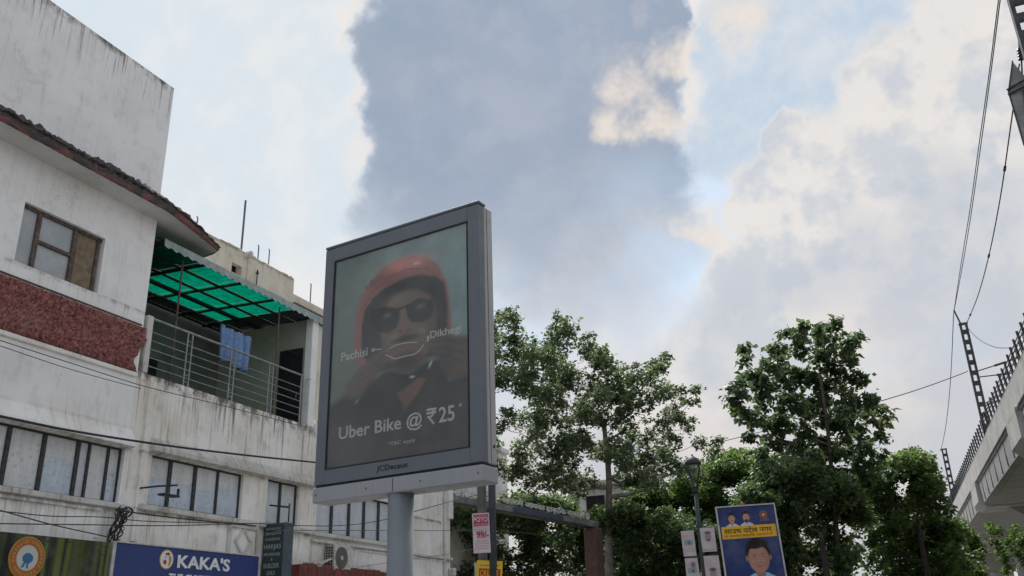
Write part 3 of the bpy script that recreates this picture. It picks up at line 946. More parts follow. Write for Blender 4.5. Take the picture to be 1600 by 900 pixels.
# last house of the row
F = thing('end_house', 'plain white house with dark mullioned windows at the far end of the row', 'house', (FX, 22.4, 0))
mb = MB()
wall_open(mb, FX, 18.723, 26.18, 0, 6.95, [(18.92, 22.95, 4.18, 5.30)], .16)
mb.quad((FX, 26.18, 0), (-21, 26.18, 0), (-21, 26.18, 6.95), (FX, 26.18, 6.95))
mb.quad((FX, 18.723, 6.95), (FX, 26.18, 6.95), (-21, 26.18, 6.95), (-21, 18.723, 6.95))
mb.quad((FX, 18.723, 6.74), (FX, 18.723, 6.95), (-21, 18.723, 6.95), (-21, 18.723, 6.74))
mb.build('wall', M['far_white'], F)
window_row(F, [18.92, 19.72, 20.52, 21.25, 22.0, 22.95], 4.18, 5.30, ['film_plain'], mull=.10)
mb = MB().box(FX, FX + .08, 18.74, 26.24, 3.93, 4.0, .012).box(FX, FX + .10, 18.74, 23.1, 4.08, 4.175, .012)
mb.build('string_course', M['ledge'], F)
mb = MB()
for a, b_, c_, d_ in ((20.9, 22.9, 3.45, 3.86), (23.45, 25.5, 4.12, 5.05), (23.45, 24.6, 3.3, 3.86), (24.9, 25.9, 3.3, 3.86)):
    mb.box(FX, FX + .03, a, b_, d_, d_ + .05).box(FX, FX + .03, a - .05, a, c_, d_ + .05).box(FX, FX + .03, b_, b_ + .05, c_, d_ + .05)
mb.build('panel_moulding', M['far_white'], F)
mb = MB().box(FX, FX + .12, 25.95, 26.2, 5.2, 6.2, .02)
mb.build('corner_block', M['far_white'], F)
MB().tube([(FX + .05, 25.72, 0), (FX + .05, 25.72, 6.9)], .035, 8).build('drain_pipe', M['ledge'], F)
MB().box(FX, FX + .22, 26.0, 26.2, 3.45, 3.68, .03).build('meter_box', M['ac_white'], F)
# red masonry canopy over the shop doors, pieces of broken plaster above it
mb = MB()
for i in range(14):
    mb.box(FX, FX + .30 + rng.uniform(-.01, .01), 17.95 + i * .36, 17.95 + i * .36 + .345, 2.9, 3.36 + rng.uniform(-.03, .03), .015)
rc = mb.build('red_shop_canopy', M['brick_red'], F)
for y, l, a in ((18.35, .5, .15), (18.6, .6, -.25), (18.9, .4, .3), (19.9, .5, .1), (21.2, .6, -.1)):
    MB().bar((FX + .15, y, 3.40), (FX + .22, y + l, 3.40 + a * .5), .12, .03).build('loose_slab', M['ledge'], F)

# cream house set back behind the canopy
Cx = -19.0
K2 = thing('cream_house', 'cream rooftop house with broken parapet behind the green canopy', 'house', (Cx, 22, 0))
mb = MB()
wall_open(mb, Cx, 15, 24.56, 6, 13.95, [(21.25, 21.75, 13.08, 13.42), (22.55, 24.0, 12.55, 13.0)], .2)
mb.quad((Cx, 24.56, 6), (-26, 24.56, 6), (-26, 24.56, 13.95), (Cx, 24.56, 13.95))
mb.quad((Cx, 15, 13.95), (Cx, 24.56, 13.95), (-26, 24.56, 13.95), (-26, 15, 13.95))
mb.build('wall', M['cream'], K2)
mb = MB().box(Cx - 7, Cx - .05, 24.57, 32, 6, 13.45)
mb.build('lower_wing', M['cream'], K2)
mb = MB().box(Cx - .3, Cx + .08, 24.6, 32, 12.75, 13.1)
mb.build('wing_ledge', M['frame_brown'], K2)
MB().box(Cx - .4, Cx - .3, 21.2, 21.8, 13.0, 13.5).box(Cx - .4, Cx - .3, 22.5, 24.05, 12.5, 13.05).build('opening', M['dark_room'], K2)
MB().cyl((Cx - .1, 21.87, 13.9), (1, 0, 0), .10, .35, 12).build('spout', M['ledge'], K2)
MB().box(Cx, Cx + .06, 21.98, 22.06, 6, 13.94).build('parapet_joint', M['cream'], K2)
mb = MB()
for i in range(11):
    y = 20.6 + i * .36
    mb.box(Cx - .25, Cx + .03, y, y + .33 + rng.uniform(-.02, .02), 13.93, 13.985 + rng.uniform(0, .05), .02)
mb.build('coping', M['cream'], K2)
for (y, z0, z1, r, lb) in ((21.75, 13.9, 15.93, .035, 'tall steel pipe standing on the cream parapet, tallest of the rooftop poles'),
                           (22.62, 13.95, 14.55, .022, 'short rooftop pipe just right of the tallest pole'),
                           (23.2, 13.95, 14.63, .02, 'short rooftop pipe with bent tip, third pole from the eave'),
                           (24.5, 13.2, 14.1, .03, 'stub pipe at the step in the cream parapet'),
                           (25.72, 13.4, 14.2, .022, 'thin rooftop rod beside the billboard edge'),
                           (19.62, 13.9, 14.35, .02, 'small bent rod peeking over the eave corner')):
    mb = MB().tube([(Cx - .1, y, z0), (Cx - .1, y, z1)], r, 8)
    if z1 - z0 < .8:
        mb.tube([(Cx - .1, y, z1 - .01), (Cx - .1, y - .05, z1 + .03)], r * .9, 6)
    tag(mb.build('roof_pole', M['pole_grey'], None, (Cx - .1, y, z0)), lb, 'pole', 'rooftop poles on the cream house')
MB().tube([(Cx + .1, 22.42, 12.8), (Cx + .1, 22.42, 13.4)], .02, 6).tube([(Cx + .1, 22.42, 13.4), (Cx + .1, 22.42, 13.55)], [.06, .01], 6).build('finial', M['black'], K2)

# ------------------------------------------------------------------ signs of the shops
sg = thing('bamboo_signboard', 'dark signboard with green bamboo print and round orange badge, bottom left corner', 'sign', (-13.2, 10.5, 2.2))
cv = Canvas(220, 60, .24, L3(16, 22, 24))
rg2 = np.random.default_rng(5)
for i in range(46):
    u0 = i / 45 + rg2.uniform(-.006, .006)
    br = rg2.choice([.25, .45, .8, 1.0], p=[.35, .3, .2, .15])
    wd = rg2.uniform(.006, .013)
    lean = rg2.uniform(.0, .02)
    cv.poly([(u0 - wd, 0), (u0 + wd, 0), (u0 + wd + lean, 1), (u0 - wd + lean, 1)], L3(110, 128, 55, br * .8), .006, .9)
    for vv in rg2.uniform(0, 1, 3):
        cv.line([(u0 - wd + lean * vv, vv), (u0 + wd + lean * vv, vv)], .0016, L3(30, 40, 18))
cv.mesh('face', M['print'], sg, (-13.198, 6.3, 2.2), (0, 1, 0), (0, 0, 1), 6.03, 1.20)
MB().box(-13.48, -13.2, 6.3, 12.33, 2.2, 3.40, .01).build('box', M['black'], sg)
# round badge
def ring(name, y, z, r0, r1, mat_, par, x):
    mb = MB()
    n_ = 40
    vs = []
    for k in range(n_):
        a = 2 * math.pi * k / n_
        vs += [(x, y + r0 * math.cos(a), z + r0 * math.sin(a)), (x, y + r1 * math.cos(a), z + r1 * math.sin(a))]
    mb.add(vs, [(2 * k, 2 * k + 1, (2 * k + 3) % (2 * n_), (2 * k + 2) % (2 * n_)) for k in range(n_)])
    return mb.build(name, mat_, par)


M['orange'] = pmat('orange badge print', (.44, .125, .02), (.40, .11, .02), 8, .5)
M['gold'] = pmat('gold badge rim', (.42, .27, .07), (.38, .24, .06), 8, .5)
M['badge_white'] = pmat('white badge ground', (.52, .54, .52), (.48, .50, .48), 8, .5)
M['badge_blue'] = pmat('blue badge figure', (.03, .13, .29), (.04, .16, .33), 8, .5)
by, bz = 10.65, 3.03
bd = MB().cyl((-13.197, by, bz), (1, 0, 0), .335, .02, 40).build('badge', M['gold'], sg)
ring('badge_ring', by, bz, .205, .315, M['orange'], bd, -13.174)
MB().disc((-13.1735, by, bz), (0, 1, 0), (0, 0, 1), .20, 36).build('badge_ground', M['badge_white'], bd)
mb = MB()
X_ = -13.170
mb.add([(X_, by + a * .2, bz + b_ * .2) for a, b_ in ((-.45, .10), (-.25, .35), (.15, .40), (.50, .15), (.55, -.15), (.25, -.42), (-.2, -.42), (-.42, -.2))], [tuple(range(8))])
mb.add([(X_, by + a * .2, bz + b_ * .2) for a, b_ in ((-.3, -.40), (-.12, -.43), (-.22, -.72), (-.5, -.78), (-.48, -.70))], [tuple(range(5))])
mb.add([(X_, by + a * .2, bz + b_ * .2) for a, b_ in ((.02, -.43), (.18, -.42), (.16, -.72), (.3, -.8), (-.02, -.78))], [tuple(range(5))])
mb.build('badge_figure', M['badge_blue'], bd)
for i in range(28):
    a = 2 * math.pi * i / 28
    mb = MB().box(-13.172, -13.168, -.018, .018, -.026, .026)
    c_, s_ = math.cos(a), math.sin(a)
    mb.v = [(x, by + (.26 + z) * c_ - y * s_, bz + (.26 + z) * s_ + y * c_) for x, y, z in mb.v]
    if i % 9 != 7:
        mb.build('badge_letter', M['gold'], bd)

ks = thing('blue_signboard', 'blue shop signboard with white KAKA\'S lettering and round hen badge', 'sign', (-13.25, 14.8, 2.3))
MB().box(-13.48, -13.25, 12.515, 16.54, 2.3, 3.42, .012).build('face', M['blue_sign'], ks)
MB().box(-13.48, -13.235, 12.43, 12.513, 2.3, 3.44, .01).box(-13.48, -13.235, 12.515, 16.56, 3.422, 3.45, .006).build('trim', M['sign_edge'], ks)
text('lettering', "KAKA'S", M['white_letters'], ks, (-13.248, 14.07, 3.06), (0, 1, 0), (0, 0, 1), 1.52, .255, .012, .028)
text('lettering', "THE CHICKEN", M['white_letters'], ks, (-13.248, 13.88, 2.80), (0, 1, 0), (0, 0, 1), 1.30, .15, .01, .03)
hb = MB().cyl((-13.249, 13.77, 3.20), (1, 0, 0), .185, .012, 36).build('badge', M['gold'], ks)
MB().disc((-13.236, 13.77, 3.20), (0, 1, 0), (0, 0, 1), .165, 32).build('badge_ground', M['white_letters'], hb)
X_ = -13.233
mb = MB().add([(X_, 13.77 + a, 3.2 + b_) for a, b_ in ((-.05, .085), (-.03, .13), (0, .115), (.03, .14), (.055, .11), (.075, .125), (.07, .075))], [tuple(range(7))])
mb.add([(X_, 13.77 + a, 3.2 + b_) for a, b_ in ((-.09, -.03), (-.02, .0), (.005, -.05), (-.02, -.10), (-.07, -.09))], [tuple(range(5))])
mb.build('badge_comb', M['ink_red'], hb)
MB().add([(X_, 13.77 + a, 3.2 + b_) for a, b_ in ((.05, .06), (.11, .07), (.13, -.02), (.10, -.10), (.04, -.13), (.07, -.04))], [tuple(range(6))]).build('badge_hackle', M['gold'], hb)
MB().disc((X_, 13.74, 3.245), (0, 1, 0), (0, 0, 1), .014, 10).build('badge_eye', M['ink_black'], hb)

gs = thing('green_projecting_sign', 'dark green upright sign reading HARJAS projecting from the wall', 'sign', (-13.2, 17.05, 2.2))
MB().box(-13.46, -12.91, 16.90, 17.22, 2.2, 4.17, .01).build('box', M['green_sign'], gs)
MB().box(-12.909, -12.885, 16.89, 17.23, 2.2, 4.18, .006).build('edge_trim', M['green_edge'], gs)
for body, z, wd, h in (('HARJAS', 3.58, .46, .135), ('PROPERTIES', 3.46, .44, .065), ('&', 3.355, .05, .06),
                       ('BUILDER', 3.20, .42, .10), ('SALE', 3.05, .22, .09), ('PURCHASE', 2.91, .42, .08)):
    text('lettering', body, M['sign_ink'], gs, (-13.19, 16.898, z), (1, 0, 0), (0, 0, 1), wd, h, .006, .012, 'C')
rw = random.Random(21)
for z, h in ((4.03, .05), (3.91, .075), (3.79, .07)):        # three rows of paint too worn to read
    mb = MB()
    x = -13.40
    while x < -12.99:
        wd = rw.uniform(.012, .03)
        mb.box(x, x + wd * .45, 16.893, 16.898, z + rw.uniform(0, .2) * h, z + h * rw.uniform(.75, 1))
        if rw.random() < .6:
            zz_ = z + h * rw.choice((.1, .5, .85))
            mb.box(x + wd * .46, x + wd, 16.893, 16.898, zz_, zz_ + .012)
        x += wd + rw.uniform(.006, .014)
    mb.build('worn_lettering', M['sign_ink'], gs)['kind'] = 'stuff'
mb = MB().tube([(FX, 17.1, 4.62), (-12.95, 17.1, 4.53)], .02, 8).tube([(-12.95, 17.1, 4.62), (-12.95, 17.1, 4.2)], .016, 8)
mb.build('hanger', M['black'], gs)

# floodlight arm above the blue sign
fl = thing('floodlight', 'small black floodlight on a wall arm between the window groups', 'light', (FX, 13.1, 4.45))
MB().tube([(FX, 13.06, 4.48), (-13.15, 13.25, 4.52), (-12.95, 13.55, 4.56)], .018, 8).build('arm', M['black'], fl)
MB().box(-13.1, -12.92, 13.2, 13.62, 4.33, 4.37, .01).box(-13.0, -12.96, 13.60, 13.63, 4.33, 4.5).build('lamp_head', M['black'], fl)

# air conditioner
ac = thing('air_conditioner', 'off white outdoor air conditioner unit with round fan under the end house windows', 'air conditioner', (-13.35, 19.75, 3.26))
MB().box(-13.49, -13.2, 19.35, 20.12, 3.28, 3.90, .02).build('casing', M['ac_white'], ac)
gr = MB().box(-13.46, -13.22, 19.335, 19.349, 3.31, 3.87).build('side_grille', M['ac_dark'], ac)
mb = MB()
for i in range(9):
    z = 3.33 + i * .064
    mb.box(-13.46, -13.22, 19.325, 19.334, z, z + .012)
for i in range(4):
    x = -13.455 + i * .075
    mb.box(x, x + .01, 19.318, 19.324, 3.31, 3.87)
mb.build('grille_bar', M['ac_white'], gr)
fn = MB().cyl((-13.199, 19.66, 3.59), (1, 0, 0), .265, .012, 36).build('fan_guard', M['ac_fan'], ac)
for i in range(5):
    rr = .07 + i * .042
    ring('guard_ring', 19.66, 3.59, rr, rr + .008, M['ac_dark'], fn, -13.184)
MB().cyl((-13.186, 19.66, 3.59), (1, 0, 0), .055, .012, 20).build('fan_hub', M['ac_white'], fn)
MB().box(-13.49, -13.22, 19.42, 19.48, 3.2, 3.275).box(-13.49, -13.22, 20.0, 20.06, 3.2, 3.275).build('bracket', M['black'], ac)

# ------------------------------------------------------------------ portrait display on its pole
bb_rot = math.atan2(-.14215221, .98984481)
BBo = Vector((-4.1945759, 8.91697219, 0)) + Vector((-.98984481, .14215221, 0)) * 1.25 + Vector((.14215221, .98984481, 0)) * .15
# local axes: x = to the right along the face, y = away from the viewer, z = up; face at y = -0.15
BB = thing('billboard', 'tall grey portrait billboard showing a rider in a red helmet, on a round pole', 'billboard', BBo, bb_rot, local=True)
ZB, ZT = 3.42, 6.595
y0 = -.15
frm = MB()
fw = .165
frm.box(-1.25, -1.25 + fw, y0, y0 + .12, ZB, ZT, .006).box(1.25 - fw, 1.25, y0, y0 + .12, ZB, ZT, .006)
frm.box(-1.25 + fw, 1.25 - fw, y0 + .0015, y0 + .12, ZB, ZB + .175).box(-1.25 + fw, 1.25 - fw, y0 + .0015, y0 + .12, ZT - .19, ZT)
fo = frm.build('front_frame', M['bb_frame'], BB)
MB().box(-1.256, 1.256, y0 + .122, .15, ZB - .004, ZT + .01, .012).build('casing', M['bb_side'], BB)
MB().box(-1.258, 1.258, y0 - .006, y0 + .16, ZT + .012, ZT + .05, .01).build('top_cap', M['bb_frame'], BB)
MB().box(-1.24, 1.24, y0 + .02, .13, ZB - .03, ZB - .005).build('seam', M['gasket'], BB)
MB().box(-1.262, 1.262, y0 - .012, .158, 3.205, ZB - .031, .014).build('base_box', M['bb_base'], BB)
pl = MB().cyl((0.0, .0, -.02), (0, 0, 1), .152, 3.22, 40).build('pole', M['bb_pole'], BB, smooth=True)
MB().cyl((0.0, .0, -.02), (0, 0, 1), .30, .05, 32).build('foot_plate', M['bb_pole'], BB)
text('lettering', 'JCDecaux', M['jc'], BB, (-.255, y0 - .001, 3.462), (1, 0, 0), (0, 0, 1), .47, .085, .003, .003)
for x in (-1.2, -.4, .4, 1.2):
    MB().cyl((x, y0 - .012, 3.30), (0, -1, 0), .012, .006, 10).build('bolt', M['bb_frame'], BB)
MB().box(-.004, .004, y0 - .0145, y0 - .0125, 3.22, 3.375).build('base_joint', M['gasket'], BB)
MB().box(1.2565, 1.2585, .02, .028, ZB + .02, ZT - .02).build('side_seam', M['gasket'], BB)
MB().cyl((1.256, .085, 3.62), (1, 0, 0), .018, .008, 12).build('lock', M['gasket'], BB)
# gasket round the glass
px0, px1, pz0, pz1 = -1.085, 1.085, 3.595, 6.405
gk = MB()
gk.box(px0, px0 + .016, y0 - .003, y0 + .03, pz0, pz1).box(px1 - .016, px1, y0 - .003, y0 + .03, pz0, pz1)
gk.box(px0 + .016, px1 - .016, y0 - .003, y0 + .03, pz0, pz0 + .014).box(px0 + .016, px1 - .016, y0 - .003, y0 + .03, pz1 - .016, pz1)
gk.build('gasket', M['gasket'], BB)
# poster
k_ = 2.9
cv = Canvas(210, 270, 1.30, L3(111, 128, 130, k_))
U, V = cv.u, cv.v
cv.put(np.clip(1.25 - U * 2.2, 0, .75), L3(94, 106, 104, k_))
cv.put(np.exp(-((U - .33) ** 2 / .012 + (V - .83) ** 2 / .01)) * .6, L3(118, 144, 132, k_))
cv.put(np.clip((.62 - V) / .4, 0, 1) * (U < .5) * .6, L3(88, 104, 92, k_))
cv.put(np.clip((.34 - V) / .25, 0, .95), L3(58, 62, 64, k_ * .5))
cv.put(np.exp(-((U - .12) ** 2 / .006 + (V - .45) ** 2 / .02)) * .5, L3(92, 96, 84, k_))
red = L3(140, 103, 102, k_ * .78)
cv.poly([(.176, .50), (.172, .609), (.176, .702), (.206, .776), (.278, .842), (.374, .894), (.495, .916), (.614, .912), (.708, .887), (.777, .843), (.822, .789), (.854, .723), (.868, .647), (.878, .53), (.84, .45), (.22, .42)], red, .02)
cv.put(np.exp(-((U - .55) ** 2 / .03 + (V - .885) ** 2 / .0012)) * .55, L3(192, 140, 136, k_))
cv.line([(.22, .70), (.30, .79), (.42, .84), (.56, .855), (.70, .835), (.79, .775)], .006, L3(110, 66, 68, k_), .6)
cv.ell(.63, .872, .035, .010, L3(205, 190, 185, k_), .8, .6)
cv.poly([(.852, .50), (.849, .65), (.831, .742), (.777, .782), (.663, .812), (.546, .815), (.403, .795), (.307, .758), (.245, .706), (.228, .631), (.233, .50), (.35, .40), (.8, .42)], L3(66, 74, 82, k_ * .42), .02)
skin, skin_d, skin_l = L3(136, 122, 114, k_ * .5), L3(88, 80, 78, k_ * .4), L3(158, 142, 130, k_ * .6)
cv.poly([(.37, .60), (.40, .70), (.46, .742), (.55, .756), (.641, .742), (.724, .705), (.765, .64), (.775, .545), (.742, .45), (.665, .395), (.60, .372), (.52, .385), (.44, .43), (.39, .50)], skin, .03)
cv.put(np.exp(-((U - .47) ** 2 / .01 + (V - .715) ** 2 / .0009)) * .45, skin_l)
cv.put(np.exp(-((U - .74) ** 2 / .003 + (V - .56) ** 2 / .01)) * .5, skin_d)
cv.put(np.exp(-((U - .60) ** 2 / .03 + (V - .39) ** 2 / .0016)) * .8, L3(84, 74, 70, k_ * .5))
# sunglasses
gl_ = L3(50, 56, 66, k_ * .35)
cv.poly([(.285, .70), (.40, .702), (.512, .675), (.52, .62), (.49, .588), (.43, .572), (.35, .588), (.30, .63)], gl_, .015)
cv.poly([(.553, .682), (.65, .70), (.742, .678), (.765, .635), (.74, .597), (.67, .583), (.60, .595), (.565, .625)], gl_, .015)
cv.line([(.50, .672), (.56, .676)], .011, gl_)
cv.ell(.42, .655, .05, .018, L3(86, 98, 104, k_), .9)
cv.ell(.665, .66, .05, .018, L3(84, 96, 104, k_), .9)
# nose, moustache, mouth
cv.poly([(.52, .665), (.55, .665), (.585, .572), (.545, .555), (.505, .572)], L3(152, 126, 108, k_ * .5), .03, .8)
cv.ell(.52, .566, .022, .010, L3(92, 76, 70, k_ * .5), .9)
cv.ell(.575, .562, .020, .009, L3(92, 76, 70, k_ * .5), .9)
cv.ell(.56, .527, .135, .024, L3(66, 62, 62, k_ * .35), .7, .85)
cv.ell(.47, .548, .06, .02, skin_l, .9, .7)
cv.ell(.68, .545, .05, .02, skin_l, .9, .7)
cv.poly([(.435, .492), (.50, .508), (.60, .508), (.68, .492), (.65, .462), (.60, .448), (.52, .446), (.46, .466)], L3(128, 106, 100, k_ * .5), .016)
cv.poly([(.455, .490), (.51, .500), (.60, .500), (.665, .488), (.62, .474), (.50, .474)], L3(140, 124, 118, k_ * .5), .012, .45)
cv.line([(.44, .495), (.40, .53), (.42, .56)], .006, skin_d, .6)
cv.line([(.69, .495), (.72, .53), (.69, .56)], .006, skin_d, .6)
cv.ell(.56, .425, .17, .045, L3(62, 60, 62, k_ * .38), .8, .75)
# hands at the mouth corners
cv.poly([(.70, .515), (.80, .52), (.90, .485), (1.02, .47), (1.02, .30), (.90, .292), (.84, .315), (.80, .40), (.72, .46)], L3(120, 108, 102, k_ * .48), .03)
for q in range(3):
    cv.line([(.72, .485 - q * .028), (.86, .475 - q * .035), (.95, .445 - q * .04)], .008, L3(98, 82, 76, k_ * .5), .7)
cv.poly([(.40, .515), (.46, .475), (.42, .43), (.34, .385), (.30, .30), (.11, .31), (.12, .37), (.20, .425), (.30, .47)], L3(118, 108, 100, k_ * .48), .03)
for q in range(3):
    cv.line([(.42, .48 - q * .022), (.32, .435 - q * .025), (.23, .40 - q * .028)], .008, L3(94, 82, 74, k_ * .5), .7)
cv.ell(.425, .492, .022, .014, L3(146, 122, 108, k_ * .5), .6)
cv.ell(.715, .492, .022, .014, L3(146, 122, 108, k_ * .5), .6)
# collar, jacket, neck, strap
jk = L3(54, 60, 66, k_ * .5)
cv.poly([(-.05, -.05), (-.05, .275), (.10, .315), (.24, .305), (.30, .36), (.42, .40), (.50, .385), (.60, .365), (.70, .40), (.80, .40), (.86, .30), (1.05, .31), (1.05, -.05)], jk, .04)
cv.put(np.exp(-((U - .84) ** 2 / .006 + (V - .40) ** 2 / .02)) * .55, L3(66, 74, 84, k_ * .5))
cv.poly([(.505, .285), (.60, .315), (.648, .338), (.71, .325), (.64, .26), (.562, .205)], L3(124, 102, 92, k_ * .5), .02)
cv.line([(.45, .38), (.62, .335), (.75, .385)], .012, L3(44, 50, 56, k_ * .5))
cv.ell(.735, .385, .012, .026, L3(150, 158, 156, k_), .6, 1.0, -.5)
cv.ell(.61, .345, .026, .008, L3(140, 148, 148, k_), .6)
cv.ell(.21, .285, .03, .012, L3(120, 128, 120, k_), .8, .7, .6)
cv.put(np.clip((.30 - V) / .2, 0, 1) * np.exp(-((U - .15) ** 2 / .01)) * .3, L3(84, 92, 92, k_))
cv.line([(.56, .20), (.60, .02)], .004, L3(40, 44, 48, k_ * .5), .6)
# creases of the sleeves
for a, b_, c_, d_ in ((.02, .22, .22, .26), (.06, .12, .30, .24), (.80, .27, .98, .18), (.72, .20, .95, .08), (.35, .25, .5, .1)):
    cv.line([(a, b_), (c_, d_)], .018, L3(66, 72, 76, k_ * .5), .35)
def vnoise(shape, cells, seed):
    g_ = np.random.default_rng(seed).random((cells + 2, cells + 2))
    yy, xx = np.mgrid[0:shape[0], 0:shape[1]]
    fy, fx = yy / shape[0] * cells, xx / shape[1] * cells
    iy, ix = fy.astype(int), fx.astype(int)
    ty, tx = fy - iy, fx - ix
    ty, tx = ty * ty * (3 - 2 * ty), tx * tx * (3 - 2 * tx)
    return (g_[iy, ix] * (1 - ty) + g_[iy + 1, ix] * ty) * (1 - tx) + (g_[iy, ix + 1] * (1 - ty) + g_[iy + 1, ix + 1] * ty) * tx


nz = sum(vnoise(cv.u.shape, c_, 20 + c_) * a_ for c_, a_ in ((5, .4), (11, .3), (24, .2), (60, .1)))
cv.c *= (.72 + .56 * nz)[..., None]
po = cv.mesh('poster', M['poster_print'], BB, (px0 + .002, y0 + .028, pz0 + .002), (1, 0, 0), (0, 0, 1), px1 - px0 - .004, pz1 - pz0 - .004)
yl = y0 + .0265


def PU(u): return -1.085 + u * 2.165
def PV(v): return 3.59 + v * 2.82


M['print_soft'] = pmat('white ink on poster', (.9, .91, .92), (.86, .87, .88), 6, .7)
M['helmet_ink'] = pmat('dark red helmet ink', (.42, .20, .20), (.40, .19, .19), 6, .7)
text('lettering', 'Uber Bike @', M['print_soft'], po, (PU(.085), yl, PV(.112)), (1, 0, 0), (0, 0, 1), 1.30, .215, .0008, .013)
text('lettering', '25', M['print_soft'], po, (PU(.795), yl, PV(.125)), (1, 0, 0), (0, 0, 1), .225, .185, .0008, .013)
rp = MB()
ru, rz = PU(.712), PV(.125)
bow = [(.03, .185), (.075, .182), (.098, .165), (.104, .14), (.098, .115), (.075, .095), (.03, .092)]
for pts in ([(0, .178), (.145, .178)], [(0, .138), (.145, .138)], bow, [(.012, .092), (.06, .092)], [(.03, .095), (.112, .0)]):
    for (a, b_), (c_, d_) in zip(pts, pts[1:]):
        k = len(rp.v) * .00001
        rp.bar((ru + a, yl - k, rz + b_), (ru + c_, yl - k, rz + d_), .0008, .026)
rp.build('lettering', M['print_soft'], po)
text('lettering', '*', M['print_soft'], po, (PU(.925), yl, PV(.175)), (1, 0, 0), (0, 0, 1), .05, .05, .0008, .01)
text('lettering', '*T&C apply', M['print_soft'], po, (PU(.449), yl, PV(.060)), (1, 0, 0), (0, 0, 1), .41, .06, .0008, .0)
text('lettering', 'Pachisi', M['print_soft'], po, (PU(.078), yl, PV(.488)), (1, 0, 0), (0, 0, 1), .44, .115, .0008, .013)
text('lettering', 'Dikhegi', M['print_soft'], po, (PU(.734), yl, PV(.488)), (1, 0, 0), (0, 0, 1), .46, .125, .0008, .013)
text('lettering', 'Uber', M['helmet_ink'], po, (PU(.26), yl, PV(.800)), (.93, 0, .36), (-.36, 0, .93), .33, .095, .0008, .01)
mb = MB()
for pts in (((.310, .508), (.335, .508), (.385, .503)), ((.415, .474), (.486, .443), (.55, .446), (.623, .444), (.665, .458), (.69, .480)), ((.445, .497), (.49, .506), (.57, .506), (.645, .496))):
    for (a, b_), (c_, d_) in zip(pts, pts[1:]):
        mb.bar((PU(a), yl, PV(b_)), (PU(c_), yl, PV(d_)), .001, .014)
mb.box(PU(.312), PU(.335), yl - .0005, yl + .0005, PV(.500), PV(.516)).box(PU(.712), PU(.726), yl - .0005, yl + .0005, PV(.49), PV(.515))
mb.build('smile_lines', M['print_soft'], po)
MB().quad((px0, y0 + .008, pz0), (px1, y0 + .008, pz0), (px1, y0 + .008, pz1), (px0, y0 + .008, pz1)).build('glass', M['glass'], BB)

# ------------------------------------------------------------------ pole with paper notices behind the billboard
pp = thing('notice_pole', 'dark navy pole just right of the billboard base carrying paper notices', 'pole', (-5.95, 13.0, 0))
MB().tube([(-5.97, 13.0, 0), (-5.95, 13.0, 6.0)], .058, 16).build('shaft', M['pole_dark'], pp, smooth=True)
MB().tube([(-5.95, 13.0, 5.3), (-5.9, 13.0, 5.6), (-5.87, 12.98, 5.68)], .02, 8).build('hook', M['black'], pp)
p2 = thing('grey_post', 'slim grey post close beside the navy notice pole', 'pole', (-6.16, 13.05, 0))
MB().box(-6.22, -6.10, 13.0, 13.1, 0, 4.3, .008).build('shaft', M['pole_grey'], p2)
MB().box(-6.25, -6.07, 12.97, 13.13, 0, .05, .01).build('foot_plate', M['pole_grey'], p2)


def notice(name, label, o, rgt, wd, ht, cv, tilt=0.0, curl=.012):
    """thin paper sheet, printed side towards the street; rotated by tilt"""
    rgt = Vector(rgt).normalized()
    nrm = Vector((rgt.y, -rgt.x, 0))
    up = Vector((0, 0, 1))
    r2 = rgt * math.cos(tilt) + up * math.sin(tilt)
    u2 = up * math.cos(tilt) - rgt * math.sin(tilt)
    ob = cv.mesh(name, M['print'], None, o, r2, u2, wd, ht, lambda u, v: curl * np.cos((u - .5) * 3.1) + .006 * np.sin(v * 9 + u * 3), origin=tuple(o))
    sm_ = ob.modifiers.new('thickness', 'SOLIDIFY')
    sm_.thickness = .002
    sm_.offset = -1
    return tag(ob, label, 'notice'), r2, u2, nrm


cv = Canvas(60, 100, 1.85, L3(205, 196, 203))
cv.poly([(.06, .66), (.94, .66), (.94, .97), (.06, .97)], L3(176, 45, 88), .01)
cv.put(((np.sin(V_ := cv.v * 170) > .1) & (cv.v > .665) & (cv.v < .76) & (cv.u > .08) & (cv.u < .92) & (np.sin(cv.u * 70 + cv.v * 40) > -.4)) * .7, L3(215, 190, 200))
cv.put(((cv.v > .905) & (cv.v < .945) & (cv.u > .1) & (cv.u < .9) & (np.sin(cv.u * 60) > -.4)) * .6, L3(205, 150, 170))
cv.put(((cv.v > .55) & (cv.v < .645) & (np.sin(cv.v * 130) > -.2) & (cv.u > .08) & (cv.u < .92) & (np.sin(cv.u * 64 + 1) > -.5)) * .8, L3(170, 60, 95))
for vv in (.29, .23, .17, .11):
    cv.put(((abs(cv.v - vv) < .014) & (cv.u > .1) & (cv.u < .9) & (np.sin(cv.u * 75 + vv * 50) > -.35)) * .75, L3(160, 80, 110))
ob, r2, u2, nm = notice('pink_notice', 'white and magenta paper notice reading 99 on the navy pole', (-6.21, 12.83, 2.82), (.93, .36, 0), .265, .60, cv, .03)
def on_notice(body, mat_, u, v, wd, ht, par, wtot, htot, bold=.02):
    o = Vector(r2) * u * wtot + Vector(u2) * v * htot + nm * .024
    tx = text('lettering', body, mat_, par, o, r2, u2, wd, ht, .001, bold)
    return tx
on_notice('POYO', M['paper'], .07, .775, .225, .075, ob, .265, .60, .03)
on_notice('99/-', M['pink'], .22, .37, .19, .105, ob, .265, .60, .02)
cv = Canvas(60, 60, 1.2, L3(222, 180, 40))
cv.poly([(.04, .04), (.96, .04), (.96, .96), (.04, .96)], L3(226, 190, 50), .01)
cv.poly([(.12, .78), (.9, .80), (.9, .86), (.12, .84)], L3(90, 85, 80), .02, .6)
cv.poly([(.1, .35), (.93, .35), (.93, .7), (.1, .7)], L3(178, 40, 34), .01)
